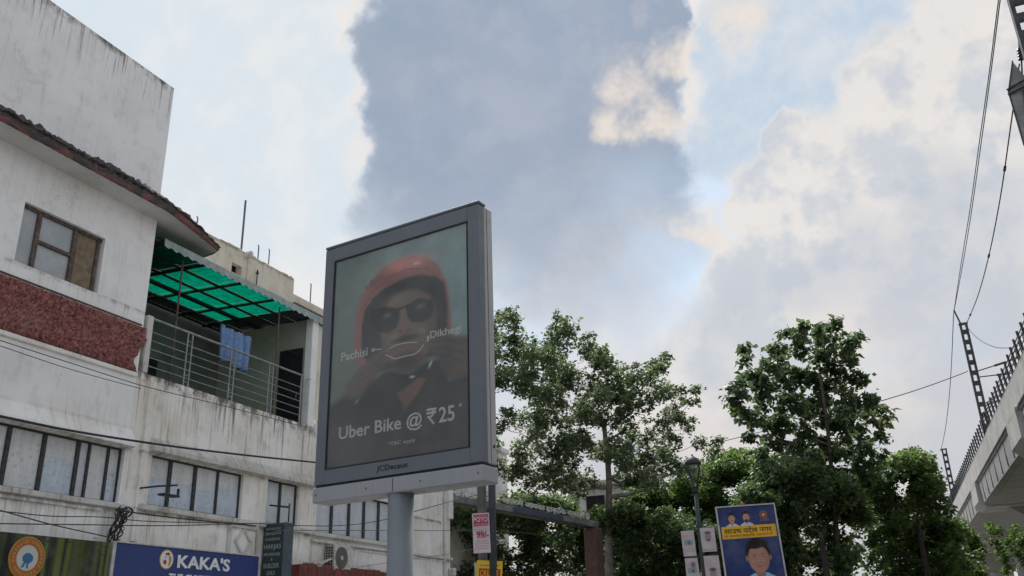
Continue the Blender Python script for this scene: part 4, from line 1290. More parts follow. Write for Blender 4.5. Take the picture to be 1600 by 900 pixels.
ob, r2, u2, nm = notice('yellow_notice', 'yellow and red paper notice below the magenta one', (-6.22, 12.90, 2.33), (.93, .36, 0), .40, .40, cv, -.07)
on_notice('CREATE', M['yellow'], .14, .42, .29, .09, ob, .40, .40, .02)
cv = Canvas(20, 30, 1.5, L3(190, 188, 186))
ob, r2, u2, nm = notice('white_notice', 'plain white sheet tucked behind the yellow notice', (-6.27, 12.99, 2.3), (.93, .36, 0), .22, .40, cv, .02)

# ------------------------------------------------------------------ lane gate with name beam
g0, g1 = Vector((-13.95, 24.6)), Vector((-12.11, 36.4))
gt = thing('lane_gate', 'lane gate with lettered beam on dark red pillars between house and trees', 'gate', (g0.x, g0.y, 0), math.atan2(g1.y - g0.y, g1.x - g0.x) , local=True)
GL = (g1 - g0).length
# local x along the beam (away from the viewer), y to the left; street side is y < 0
MB().box(-.1, GL + .3, -.14, .14, 5.78, 6.02, .02).build('beam', M['beam'], gt)
MB().box(-.1, GL + .3, -.17, .17, 5.74, 5.778).build('beam_flange', M['black'], gt)
MB().box(5.6, 9.2, -.155, -.141, 5.80, 6.0).build('name_panel', M['beam_blue'], gt)
tag(MB().box(9.25, 11.2, -.155, -.141, 5.81, 5.96).build('name_panel', M['concrete_dark'], gt), 'bare grey stretch of the name panel')
text('lettering', '\u0938\u093e\u0909\u0925 \u092a\u091f\u0947\u0932', M['beam_letters'], gt, (2.0, -.05, 6.0), (1, 0, 0), (0, 0, 1), 2.6, .36, .05, .012)
text('lettering', '\u0928\u0917\u0930 \u092e\u0947\u0902 \u0906\u092a\u0915\u093e \u0939\u093e\u0930\u094d\u0926\u093f\u0915 \u0938\u094d\u0935\u093e\u0917\u0924 \u0939\u0948', M['beam_letters'], gt, (5.0, -.05, 6.0), (1, 0, 0), (0, 0, 1), 6.6, .33, .05, .012)
for x in (0.2, GL):
    pi_ = MB().box(x - .29, x + .29, -.29, .29, -.1, 5.735, .02).build('pillar', M['pillar'], gt)
    MB().box(x - .34, x + .34, -.34, .34, -.1, .35, .02).build('plinth', M['pillar'], pi_)

# ------------------------------------------------------------------ street lantern with tied notices
lp = thing('street_lamp', 'green iron lantern street lamp with paper notices tied to its post', 'street lamp', (-3.66, 17.2, 0))
lx, ly = -3.62, 17.2
MB().tube([(lx, ly, 0), (lx, ly, .5), (lx, ly, .55), (lx, ly, 3.3), (lx, ly, 4.1)], [.10, .09, .05, .044, .036], 14).build('post', M['green_sign'], lp, smooth=True)
MB().cyl((lx, ly, 4.08), (0, 0, 1), .065, .06, 14).build('collar', M['black'], lp)
MB().tube([(lx, ly, 4.14), (lx, ly, 4.58)], [.055, .125], 8).build('glass', M['lantern_glass'], lp)
for k in range(4):
    a = math.pi / 4 + k * math.pi / 2 + .3
    c_, s_ = math.cos(a), math.sin(a)
    MB().tube([(lx + .05 * c_, ly + .05 * s_, 4.13), (lx + .09 * c_, ly + .09 * s_, 4.32), (lx + .15 * c_, ly + .15 * s_, 4.50), (lx + .145 * c_, ly + .145 * s_, 4.62)], .014, 6).build('rib', M['black'], lp)
cp = MB().tube([(lx, ly, 4.60), (lx, ly, 4.63), (lx, ly, 4.70), (lx, ly, 4.75), (lx, ly, 4.77)], [.165, .165, .12, .05, .02], 16).build('cap', M['black'], lp, smooth=True)
MB().tube([(lx, ly, 4.76), (lx, ly, 4.80)], [.025, .012], 8).build('finial', M['black'], cp)
MB().bar((lx - .27, ly - .10, 2.88), (lx + .27, ly + .05, 2.93), .01, .03).build('tie', M['black'], lp)

specs = [(-.32, 2.90, .24, .46, 'pale pink notice upper left of the lamp post', 0), (.035, 2.97, .27, .43, 'pale notice with a dark portrait, upper right of the lamp post', 1),
         (-.30, 2.40, .24, .47, 'pale notice lower left of the lamp post', 2), (.05, 2.44, .28, .46, 'pale notice lower right of the lamp post', 3)]
for dx, z, wd, ht, lb, kd in specs:
    cv = Canvas(48, 80, ht / wd, L3(196, 186, 190))
    cv.put((np.sin(cv.u * 9 + cv.v * 7) * .5 + .5) * .25, L3(182, 160, 168))
    ink = L3(92, 88, 98)
    if kd in (1, 3):
        cy_ = .62 if kd == 1 else .3
        cv.ell(.5, cy_, .28, .22, L3(150, 140, 145), .5)
        cv.ell(.5, cy_ + .17, .30, .09, ink, .5)
        cv.ell(.5, cy_ - .13, .18, .07, ink, .6)
        cv.ell(.38, cy_ + .03, .07, .02, ink, .6)
        cv.ell(.62, cy_ + .03, .07, .02, ink, .6)
        cv.put((abs(cv.v - .08) < .03) * (np.sin(cv.u * 60) > -.3) * .6, L3(170, 70, 90))
    else:
        cv.poly([(.15, .42), (.85, .45), (.85, .66), (.15, .63)], L3(128, 158, 162), .03, .8)
        cv.ell(.55, .52, .16, .09, L3(80, 120, 120), .6)
        for vv in (.8, .74, .3, .24, .18):
            cv.put((abs(cv.v - vv) < .014) * (np.sin(cv.u * 70 + vv * 90) > -.3) * .5, L3(130, 95, 110))
        if kd == 2:
            cv.ell(.6, .75, .25, .16, L3(110, 104, 112), .6)
    notice('lamp_notice', lb, (lx + dx * .93, ly - .10 + dx * .36, z), (.93, .36, 0), wd, ht, cv, .03 if kd < 2 else .02)

# ------------------------------------------------------------------ blue banner with portraits
bn_r = Vector((.93, .365, 0)).normalized()
bn = thing('banner', 'blue banner on two posts with three portraits and a yellow Hindi name strip', 'banner', (-2.93, 15.62, 0), math.atan2(bn_r.y, bn_r.x), local=True)
tl = .035
rr_ = (math.cos(tl), 0, math.sin(tl))
uu_ = (-math.sin(tl), 0, math.cos(tl))
def BP(u, v, d=0.0):       # point on the banner face, metres
    return (.02 + u * rr_[0] + v * uu_[0], -.03 - d, 1.95 + u * rr_[2] + v * uu_[2])
BW, BH = 0.96, 1.60
navy = L3(30, 52, 108)
cv = Canvas(150, 240, BH / BW, navy)
cv.put(np.clip((cv.v - .2) * .3, 0, .3), L3(34, 60, 122))
def face(cx, cy, s, skin, hair, shirt, beard=None, wide=1.0):
    a = s * BW / BH
    cv.poly([(cx - s * 1.15, cy - a * 1.65), (cx - s * .95, cy - a * 1.15), (cx - s * .35, cy - a * .82), (cx + s * .35, cy - a * .82), (cx + s * .95, cy - a * 1.15), (cx + s * 1.15, cy - a * 1.65)], shirt, .012)
    cv.poly([(cx - s * .26, cy - a * .5), (cx + s * .26, cy - a * .5), (cx + s * .22, cy - a * .98), (cx, cy - a * 1.12), (cx - s * .22, cy - a * .98)], tuple(v * .72 for v in skin), .012)
    cv.ell(cx, cy + a * .22, s * .60 * wide, a * .72, hair, .12)
    cv.ell(cx, cy - a * .12, s * .50 * wide, a * .74, skin, .12)
    cv.ell(cx - s * .53 * wide, cy - a * .08, s * .07, a * .16, tuple(v * .8 for v in skin), .3)
    cv.ell(cx + s * .53 * wide, cy - a * .08, s * .07, a * .16, tuple(v * .8 for v in skin), .3)
    cv.poly([(cx - s * .52 * wide, cy + a * .20), (cx - s * .42, cy + a * .42), (cx - s * .1, cy + a * .36), (cx + s * .3, cy + a * .44), (cx + s * .52 * wide, cy + a * .2), (cx + s * .55, cy + a * .75), (cx, cy + a * .95), (cx - s * .55, cy + a * .75)], hair, .01)
    cv.ell(cx - s * .05, cy + a * .25, s * .30, a * .16, tuple(min(1, v * 1.22) for v in skin), .9, .6)
    for sg_ in (-1, 1):
        cv.ell(cx + sg_ * s * .27, cy - a * .24, s * .14, a * .14, tuple(min(1, v * 1.18) for v in skin), .95, .6)
        cv.line([(cx + sg_ * s * .15, cy - a * .28), (cx + sg_ * s * .25, cy - a * .48)], s * .02, tuple(v * .6 for v in skin), .6)
        cv.ell(cx + sg_ * s * .21, cy + a * .10, s * .13, a * .035, tuple(v * .35 for v in skin), .5)
        cv.ell(cx + sg_ * s * .20, cy - a * .01, s * .085, a * .035, tuple(v * .25 for v in skin), .6)
    cv.ell(cx + s * .03, cy - a * .18, s * .07, a * .18, tuple(min(1, v * 1.18) for v in skin), .9, .7)
    cv.ell(cx, cy - a * .34, s * .10, a * .03, tuple(v * .6 for v in skin), .8)
    cv.ell(cx, cy - a * .50, s * .20, a * .045, (skin[0] * .62, skin[1] * .42, skin[2] * .42), .6)
    cv.ell(cx + s * .36, cy - a * .3, s * .12, a * .4, tuple(v * .75 for v in skin), .9, .6)
    if beard:
        if beard == 'full':
            cv.ell(cx, cy - a * .62, s * .36, a * .24, hair, .3)
            cv.ell(cx, cy - a * .50, s * .16, a * .04, (skin[0] * .7, skin[1] * .5, skin[2] * .5), .5)
        cv.ell(cx, cy - a * .40, s * .22, a * .055, hair, .5)
sk1, sk2, sk3 = L3(190, 145, 125), L3(185, 140, 128), L3(172, 130, 115)
face(.235, .885, .112, sk1, L3(40, 36, 38), L3(205, 205, 215), 'm')
face(.49, .892, .115, sk2, L3(24, 22, 26), L3(200, 205, 225), 'full')
face(.60, .485, .335, sk3, L3(18, 17, 20), L3(135, 190, 212), None, 1.14)
cv.poly([(0.03, .675), (.98, .675), (.98, .80), (.03, .80)], L3(222, 178, 42), .006)
cv.poly([(.28, .03), (.62, .03), (.62, .10), (.28, .10)], L3(180, 38, 48), .006)
cv.poly([(.64, .03), (.97, .03), (.97, .10), (.64, .10)], L3(214, 176, 40), .006)
for rx_, cc in ((.072, L3(150, 110, 90)), (.058, L3(60, 50, 80)), (.046, L3(170, 60, 50)), (.026, L3(225, 170, 120))):
    cv.ell(.80, .90, rx_, rx_ * BW / BH, cc, .15)
cv.poly([(.71, .838), (.89, .838), (.87, .856), (.73, .856)], L3(120, 90, 90), .01, .8)
nz = sum(vnoise(cv.u.shape, c_, 40 + c_) * a_ for c_, a_ in ((4, .4), (9, .35), (30, .25)))
cv.c *= (.8 + .4 * nz)[..., None]
fc = cv.mesh('face', M['print'], bn, BP(0, 0), rr_, uu_, BW, BH)
frb = MB()
frb.bar(BP(-.012, -.02, .004), BP(-.012, BH + .02, .004), .03, .024).bar(BP(BW + .012, -.02, .004), BP(BW + .012, BH + .02, .004), .03, .024)
frb.bar(BP(0, BH + .01, .004), BP(BW, BH + .01, .004), .03, .022).bar(BP(0, -.01, .004), BP(BW, -.01, .004), .03, .022)
frb.build('frame', M['sign_edge'], bn)
MB().add([BP(0, 0, -.012), BP(BW, 0, -.012), BP(BW, BH, -.012), BP(0, BH, -.012)], [(3, 2, 1, 0)]).build('backing', M['pole_grey'], bn)
for u in (.12, BW - .12):
    MB().tube([(u, .02, -.1), (u - .03, .02, 3.3)], .022, 8).build('post', M['pole_grey'], bn)
MB().tube([BP(.44, BH + .02, -.02), BP(.44, BH + .06, -.02)], .03, 8).build('knob', M['orange'], bn)
text('lettering', '\u0938\u093e\u0909\u0925 \u092a\u091f\u0947\u0932 \u0928\u0917\u0930', M['ink_black'], fc, BP(.07, BH * .728, .001), rr_, uu_, .80, .10, .001, .016)
text('lettering', '\u092e\u0947\u0902 \u0906\u092a\u0915\u093e \u0939\u093e\u0930\u094d\u0926\u093f\u0915 \u0938\u094d\u0935\u093e\u0917\u0924 \u0939\u0948', M['ink_red'], fc, BP(.07, BH * .685, .001), rr_, uu_, .80, .055, .001, .006)

# ------------------------------------------------------------------ elevated railway on the right
va = math.atan(.029)
VO = Vector((4.18, 39.94, 0))
VD = thing('viaduct', 'pale concrete elevated railway with dark railing along the right edge', 'viaduct', VO, va, local=True)
S0, S1 = -70.0, 140.0
for i in range(30):                      # parapet panels
    a = S0 + i * 7.0
    MB().box(.0, .22, a + .012, a + 6.988, 8.86, 9.88, .02).build('parapet_panel', M['concrete_pale'], VD)
MB().box(.223, 8.6, S0, S1, 9.0, 9.3).build('deck', M['concrete'], VD)
MB().box(8.6, 8.85, S0, S1, 8.86, 9.88).build('far_parapet', M['concrete_pale'], VD)
MB().box(.06, .22, S0, S1, 8.70, 8.855).build('recess_shadow_strip', M['concrete_dark'], VD)  # dark strip below the parapet: recess shadow put into its colour
for i in range(11):                      # girder spans between pier heads
    a = -2.2 + 1.6 + (i - 4) * 19.0
    l = 19.0 - 3.2
    sec = [(.10, 8.70), (.13, 7.62), (.40, 7.52), (8.3, 7.52), (8.6, 7.62), (8.63, 8.70)]
    mb = MB()
    n_ = len(sec)
    mb.add([(x, a, z) for x, z in sec] + [(x, a + l, z) for x, z in sec], [tuple(range(n_)), tuple(range(2 * n_ - 1, n_ - 1, -1))] + [(k, n_ + k, n_ + (k + 1) % n_, (k + 1) % n_) for k in range(n_)])
    sp = mb.build('girder', M['concrete'], VD)
    for k in range(7):
        MB().box(.085, .14, a + 1.1 + k * 2.2, a + 1.13 + k * 2.2, 7.66, 8.68).build('web_joint', M['concrete_dark'], sp)
for i in range(11):                      # pier heads and piers
    a = -2.2 + (i - 4) * 19.0
    hd = MB().prism([(x, z) for x, z in ((-.10, 8.83), (-.10, 7.75), (.25, 7.42), (8.45, 7.42), (8.8, 7.75), (8.8, 8.69), (.0, 8.69), (.0, 8.83))], a - 1.5, a + 1.5)
    hd.v = [(x, z, y) for x, y, z in hd.v]
    ph = hd.build('pier_head', M['concrete_pale'], VD)
    mb = MB()
    mb.add([(1.4, a - .9, 7.415), (7.2, a - .9, 7.415), (7.2, a + .9, 7.415), (1.4, a + .9, 7.415), (3.3, a - .9, 5.9), (5.3, a - .9, 5.9), (5.3, a + .9, 5.9), (3.3, a + .9, 5.9)],
           [(0, 1, 2, 3), (7, 6, 5, 4), (0, 4, 5, 1), (1, 5, 6, 2), (2, 6, 7, 3), (3, 7, 4, 0)])
    mb.build('pier_cap', M['concrete'], ph)
    MB().cyl((4.3, a, -.14), (0, 0, 1), .95, 6.03, 28).build('pier', M['concrete'], VD, smooth=False)
rail = MB()
for z in (9.98, 10.22, 10.46, 10.62):
    rail.bar((.08, S0, z), (.08, S1, z), .03, .03)
rl = rail.build('railing', M['rail_dark'], VD)
pm = None
for i in range(90):
    s = -22 + i * 1.0
    if pm is None:
        o = MB().bar((.10, 0, 9.87), (.02, 0, 10.70), .09, .07).bar((.16, .34, 9.87), (.10, .34, 10.55), .03, .03).bar((.16, .67, 9.87), (.10, .67, 10.55), .03, .03).build('railing_post', M['rail_dark'], rl)
        pm = o.data
    else:
        o = bpy.data.objects.new('railing_post', pm)
        COL.objects.link(o)
        o.parent = rl
    o.location = (0, s, 0)


def mast(s, z1, label, spike=.8, reach=1.0, w_=.26):
    p = VO + Vector((-math.sin(va) * s, math.cos(va) * s, 9.885))
    t = thing('catenary_mast', label, 'mast', p, va, group='masts along the viaduct', local=True)
    H_ = z1 - 9.885
    for x in (.02, .02 + w_):
        MB().box(x - .05, x + .05, -.1, .1, 0, H_).build('leg', M['galv'], t)
    z = .3
    while z < H_ - .15:
        MB().box(.071, w_ - .031, -.09, .09, z, z + .2).build('batten', M['galv'], t)
        z += .52
    MB().box(-.05, w_ + .09, -.13, .13, H_, H_ + .07).build('cap', M['galv'], t)
    MB().tube([(.06, 0, H_), (-.12, 0, H_ + spike)], .04, 8).build('top_strut', M['galv'], t)
    for z_, tip, zt in ((H_ - 2.4, 3.0, H_ - 1.8), (H_ - 2.7, 3.0, H_ - 2.75), (H_ - 4.0, 2.6, H_ - 2.9), (H_ - 4.1, 2.4, H_ - 3.6)):
        x0 = w_ + .06
        br = MB().tube([(x0, 0, z_), (x0 + tip * reach, -.25, zt)], .028, 8).build('bracket', M['galv'], t)
        MB().tube([(x0 + .25 * tip, -.06, z_ + (zt - z_) * .25), (x0 + .42 * tip, -.1, z_ + (zt - z_) * .42)], .055, 10).build('insulator', M['black'], br)
    return t


mast(7.3, 15.35, 'ladder-like dark catenary mast rising behind the viaduct railing, nearer of the two whole masts')
mast(34.3, 13.8, 'small far catenary mast at the end of the viaduct railing', .05)
# the near mast cut by the top right corner
ms = mast(-17.4, 17.6, 'large close ladder-like mast cut off by the top right corner', .8, .5, .5)
pn = thing('sheet_panel', 'grey sheet panel with black bars hung at the right edge near the top', 'panel', VO + Vector((math.sin(va) * 17.2, -17.2, 12.0)), va, local=True)
prf = [(-.25, 2.9), (-.51, 2.07), (-.49, .56), (-.30, -.6), (.8, -1.2), (.8, 1.2), (.0, 2.2)]
npr = len(prf)
MB().add([(x, 0, z) for x, z in prf] + [(x, .03, z) for x, z in prf],
         [tuple(range(npr)), tuple(range(2 * npr - 1, npr - 1, -1))] + [(k, npr + k, npr + (k + 1) % npr, (k + 1) % npr) for k in range(npr)]).build('sheet', M['mesh_panel'], pn)
for a, b_ in (((-.55, -.03, 2.12), (.7, -.2, 2.55)), ((-.55, -.03, 1.98), (.7, -.2, 2.32)), ((-.33, -.03, .9), (-.18, -.06, 2.0))):
    MB().tube([a, b_], .028, 8).build('bar', M['black'], pn)
MB().bar((-.25, -.01, 2.92), (-.52, -.01, 2.07), .035, .035).bar((-.52, -.01, 2.07), (-.5, -.01, .55), .035, .035).bar((-.5, -.01, .55), (-.3, -.01, -.62), .035, .035).build('edge_bar', M['galv'], pn)
wt_ = thing('tension_insulator', 'dark insulator hanging on a chain above the grey panel at right edge', 'insulator', VO + Vector((math.sin(va) * 17.0, -17.0, 14.9)), va, local=True)
MB().tube([(.05, -.1, .75), (.0, -.1, .40)], .025, 8).tube([(-.02, -.1, .1), (-.12, -.1, -.45)], .022, 8).build('rod', M['black'], wt_)
for k in range(4):
    MB().cyl((-.02 + k * .008, -.1, .08 + k * .085), (.1, 0, 1), .085, .065, 14, .065).build('disc', M['black'], wt_)

# ------------------------------------------------------------------ wires
WR = dict(thick=[(-13.12,9.02,5.12),(-13.12,9.68,5.16),(-13.12,10.92,5.18),(-13.12,12.45,5.26),(-13.12,14.02,5.37),(-13.12,16.01,5.54),(-13.12,18.10,5.74),(-13.12,20.17,5.93)],red1=[(-13.25,8.84,6.45),(-13.25,9.53,6.42),(-13.25,11.15,6.40),(-13.25,12.77,6.39),(-13.25,14.99,6.49),(-13.25,18.02,6.59)],red2=[(-13.25,8.86,6.35),(-13.25,9.54,6.33),(-13.25,10.96,6.29),(-13.25,12.62,6.32)],low1=[(-12.90,9.17,3.63),(-12.90,9.81,3.66),(-12.90,10.75,3.68),(-12.90,11.79,3.77),(-12.90,12.99,3.81),(-12.90,15.91,4.05)],low2=[(-12.80,9.14,3.42),(-12.80,9.77,3.46),(-12.80,11.32,3.59),(-12.80,13.22,3.75),(-12.80,15.79,4.03),(-12.80,17.13,4.12),(-12.80,18.56,4.24),(-12.80,19.91,4.42),(-12.80,21.32,4.69)],diag=[(-12.70,9.01,3.71),(-12.70,9.65,3.64),(-12.70,10.60,3.52),(-12.70,11.66,3.43),(-12.70,11.98,3.39)],mid=[(-13.00,12.15,3.94),(-13.00,12.91,3.94),(-13.00,14.09,3.96),(-13.00,16.04,4.02)],right=[(-12.80,21.32,4.69),(-12.80,22.53,4.99),(-12.80,24.69,5.51),(-12.80,27.48,6.15)],thin=[(-11.50,14.78,3.71),(-11.50,18.87,4.07),(-11.50,22.18,4.36),(-11.50,24.87,4.60),(-11.50,29.29,4.84)],thin2=[(-11.50,17.82,3.18),(-11.50,20.44,3.52),(-11.50,22.95,3.86),(-11.50,26.03,4.39)],far=[(-0.17,40.44,10.55),(1.58,44.18,11.73),(3.55,47.95,13.06),(4.01,49.14,13.46)],far2=[(-7.06,36.03,8.58),(-4.58,36.86,9.11),(-0.17,40.44,10.55)],cat1=[(4.64,20.79,17.06),(4.57,22.92,16.93),(4.48,26.02,16.71),(4.36,30.22,16.49),(4.22,34.95,16.25),(4.06,40.48,16.14),(3.85,47.81,16.15)],cat1b=[(4.63,20.94,17.19),(4.57,23.11,17.07),(4.48,26.26,16.86),(4.35,30.54,16.66),(4.21,35.37,16.44),(4.05,41.05,16.36),(3.85,47.81,16.15)],cat2=[(3.85,47.81,16.15),(3.70,53.10,15.24),(3.53,59.07,14.43),(3.32,66.30,13.87),(3.09,74.08,13.68)],cont1=[(4.75,23.69,15.35),(4.65,27.02,14.93),(4.55,30.50,14.54),(4.42,35.20,14.33),(4.27,40.34,14.43),(4.10,46.26,14.96)],sag=[(4.26,47.49,15.31),(4.34,44.66,13.87),(4.45,40.93,12.41),(4.55,37.62,11.39),(4.62,35.14,10.76)])


def smoothline(pts, k=6):
    P = [Vector(p) for p in pts]
    out = []
    for i in range(len(P) - 1):
        p0, p1, p2, p3 = P[max(i - 1, 0)], P[i], P[i + 1], P[min(i + 2, len(P) - 1)]
        for j in range(k):
            t = j / k
            out.append(.5 * ((2 * p1) + (p2 - p0) * t + (2 * p0 - 5 * p1 + 4 * p2 - p3) * t * t + (3 * p1 - p0 - 3 * p2 + p3) * t ** 3))
    return out + [P[-1]]


def cable(key, r, label, mat_='cable', cat='cable', beads=0):
    pts = smoothline(WR[key])
    mb = MB().tube(pts, r, 6)
    if beads:
        for i in range(beads, len(pts) - 1, beads):
            mb.tube([pts[i] - (pts[i + 1] - pts[i]).normalized() * .12, pts[i] + (pts[i + 1] - pts[i]).normalized() * .12], r * 2.2, 6)
    o = pts[len(pts) // 2]
    return tag(mb.build('cable', M[mat_], None, tuple(o)), label, cat, 'overhead cables')


cable('thick', .022, 'thick black cable sagging along the wall just above the lower windows')
cable('red1', .008, 'thin wire along the wall under the red band and balcony', 'cable_grey')
cable('red2', .007, 'second thin wire just below the first under the red band', 'cable_grey')
cable('low1', .009, 'upper black wire below the lower window sills')
cable('low2', .010, 'long black wire passing the top of the green projecting sign')
cable('diag', .010, 'black wire slanting down to the corner of the blue signboard')
cable('mid', .014, 'black cable from the wire tangle to the green projecting sign')
cable('right', .013, 'black cable rising to the right behind the billboard pole')
cable('thin', .008, 'thin straight wire crossing behind the billboard pole to the notice pole', 'cable_grey')
cable('thin2', .007, 'thinnest wire rising from the air conditioner side to the notice pole', 'cable_grey')
cable('far', .022, 'wire from the broad-leaved tree up to the nearer catenary mast')
cable('far2', .015, 'thin wire passing between the two tall trees', 'cable_grey')
cable('cat1', .016, 'right strand of the twin wire climbing to the top right', 'cable_grey', 'wire')
cable('cat1b', .016, 'left strand of the twin wire climbing to the top right', 'cable_grey', 'wire')
cable('cat2', .02, 'wire running from the nearer mast top to the far mast', 'cable_grey', 'wire')
cable('cont1', .020, 'beaded wire from the hanging insulator to the nearer mast', 'cable', 'wire', 9)
cable('sag', .018, 'short slack wire looping from the mast top to the railing', 'cable', 'wire')
# tangle of telephone wires on the wall
mb = MB()
rng = random.Random(8)
for i in range(16):
    y, z = 12.62 + rng.uniform(-.12, .16), 4.02 + rng.uniform(-.08, .05)
    pts = []
    for k in range(7):
        t = k / 6
        pts.append((-13.38 + rng.uniform(0, .14), y - .05 * t + rng.uniform(-.05, .05) - .12 * t, z - .62 * t + rng.uniform(-.02, .02)))
    mb.tube(smoothline(pts, 3), rng.uniform(.007, .016), 5)
for i in range(6):
    a = rng.uniform(0, 6)
    pts = [(-13.33 + .05 * math.sin(k + a), 12.72 + .12 * math.cos(k * .9 + a), 3.98 + .09 * math.sin(k * .9 + a)) for k in range(8)]
    mb.tube(smoothline(pts, 3), .012, 5)
tag(mb.build('wire_tangle', M['cable'], None, (-13.4, 12.65, 3.4)), 'tangled bunch of black wires hanging on the wall above the signboards', 'wires')

# ------------------------------------------------------------------ house glimpsed behind the trees
hb_ = thing('hidden_house', 'pale grey house glimpsed through the trees behind the lane gate', 'house', (-17, 50, 0))
HX, HY = -16.5, 46.5
MB().box(-18.0, -13.6, 50.0, 58, 0, 9.6).build('wall', M['far_white'], hb_)
MB().box(-18.2, -13.3, 49.5, 58, 9.6, 9.9, .03).build('roof_slab', M['ledge'], hb_)
MB().box(-16.9, -15.8, 49.92, 49.99, 6.9, 9.1).build('window', M['dark_room'], hb_)
MB().box(-15.2, -14.2, 49.92, 49.99, 6.9, 9.1).build('window', M['dark_room'], hb_)
h2 = thing('white_house', 'white house end seen between billboard and left tree', 'house', (-22, 42, 0))
MB().box(-30, -21.0, 40, 48, 0, 11.6).build('wall', M['far_white'], h2)
MB().box(-30.2, -20.8, 39.8, 48, 11.6, 11.9, .03).build('roof_slab', M['far_white'], h2)

# ------------------------------------------------------------------ trees
def leaf_mesh(name, clumps, mat_, parent, seed, dens, size, fan=6, flat=.9, droop=.3, sub=.22, sat=2):
    rg = np.random.default_rng(seed)
    C_ = []
    full = list(clumps)
    for x, y, z, r in clumps:
        for q in range(sat):
            o_ = rg.normal(size=3)
            o_ *= r * rg.uniform(.7, 1.35) / np.linalg.norm(o_)
            full.append((x + o_[0], y + o_[1], z + o_[2] * .9, r * rg.uniform(.35, .75)))
    clumps = full
    for x, y, z, r in clumps:
        ns = max(4, int(dens * r * r / (sub * sub)))
        d = rg.normal(size=(ns, 3))
        d /= np.linalg.norm(d, axis=1)[:, None]
        rad = r * rg.uniform(.15, 1.12, ns) ** .55
        c = np.array([x, y, z]) + d * rad[:, None] * np.array([1, 1, flat])
        C_.append(c)
    C_ = np.concatenate(C_)
    n = len(C_) * fan
    cen = np.repeat(C_, fan, 0) + rg.normal(size=(n, 3)) * sub * .32
    ang = rg.uniform(0, 2 * np.pi, n)
    a = np.stack([np.cos(ang), np.sin(ang), rg.normal(-droop, .45, n)], 1)
    a /= np.linalg.norm(a, axis=1)[:, None]
    upv = np.array([0, 0, 1]) + rg.normal(size=(n, 3)) * .55
    b = np.cross(a, upv)
    b /= np.linalg.norm(b, axis=1)[:, None] + 1e-9
    nn = np.cross(b, a)
    s = size * np.clip(rg.lognormal(-.08, .32, n), .45, 1.8)[:, None]
    wdt = s * rg.uniform(.30, .42, n)[:, None]
    v = np.stack([cen, cen + a * s * .42 + b * wdt + nn * s * .10, cen + a * s - nn * s * .06, cen + a * s * .42 - b * wdt + nn * s * .10], 1).reshape(-1, 3)
    me = bpy.data.meshes.new(name)
    me.vertices.add(len(v))
    me.vertices.foreach_set('co', v.astype(np.float32).ravel())
    i0 = np.arange(n, dtype=np.int32) * 4
    tri = np.stack([i0, i0 + 1, i0 + 2, i0, i0 + 2, i0 + 3], 1).reshape(-1)
    me.loops.add(len(tri))
    me.loops.foreach_set('vertex_index', tri)
    me.polygons.add(n * 2)
    me.polygons.foreach_set('loop_start', np.arange(0, n * 6, 3, dtype=np.int32))
    me.update(calc_edges=True)
    return link(name, me, mat_, parent), n


NLEAF = 0


def tree(name, label, clumps, trunk, leafm, barkm, seed, dens=.5, size=.15, fan=6, r0=.22, sub=.22, lean=None, droop=.3, limbs=True, sat=2):
    """trunk = list of points from the ground up; limbs grow to the clumps"""
    global NLEAF
    rg = random.Random(seed)
    t = thing(name, label, 'tree', trunk[0])
    pts = [Vector(p) for p in trunk]
    rad = [r0 * (1 - .55 * i / (len(pts) - 1)) for i in range(len(pts))]
    sl = smoothline(pts, 5)
    rs = [r0 * (1 - .6 * i / (len(sl) - 1)) for i in range(len(sl))]
    rs[0] *= 1.35
    tk = MB().tube(sl, rs, 10)
    nodes = [(p, r_) for p, r_ in zip(sl, rs) if p.z > trunk[0][2] + (trunk[-1][2] - trunk[0][2]) * .35]
    tk.build('trunk', M[barkm], t, smooth=True)
    lb = MB()
    top = pts[-1]
    if limbs:
        for x, y, z, r in sorted(clumps, key=lambda c: (Vector(c[:3]) - top).length):
            c = Vector((x, y, z))
            best = min(nodes, key=lambda q: (q[0] - c).length + max(0, q[0].z - c.z + .2) * 2.2)
            p0, rr0 = best
            rr0 = min(rr0 * .75, .14)
            mid = (p0 + c) / 2 + Vector((rg.uniform(-.2, .2), rg.uniform(-.2, .2), -.12 * (c - p0).length + rg.uniform(-.1, .1)))
            s_ = smoothline([p0, mid, c], 3)
            r_ = [max(.012, rr0 * (1 - .72 * i / (len(s_) - 1))) for i in range(len(s_))]
            lb.tube(s_, r_, 6, False)
            nodes += [(s_[i], r_[i]) for i in (2, 3, 4, len(s_) - 1)]
            for q in range(4):       # twigs
                e = c + Vector((rg.gauss(0, 1), rg.gauss(0, 1), rg.gauss(.2, .8))).normalized() * r * rg.uniform(.7, 1.25)
                lb.tube([c, (c + e) / 2 + Vector((0, 0, .04)), e], [.014, .010, .005], 4, False)
        lb.build('branches', M[barkm], t, smooth=True)
    o, n = leaf_mesh('crown', clumps, M[leafm], t, seed, dens, size, fan, droop=droop, sub=sub, sat=sat)
    NLEAF += n
    return t


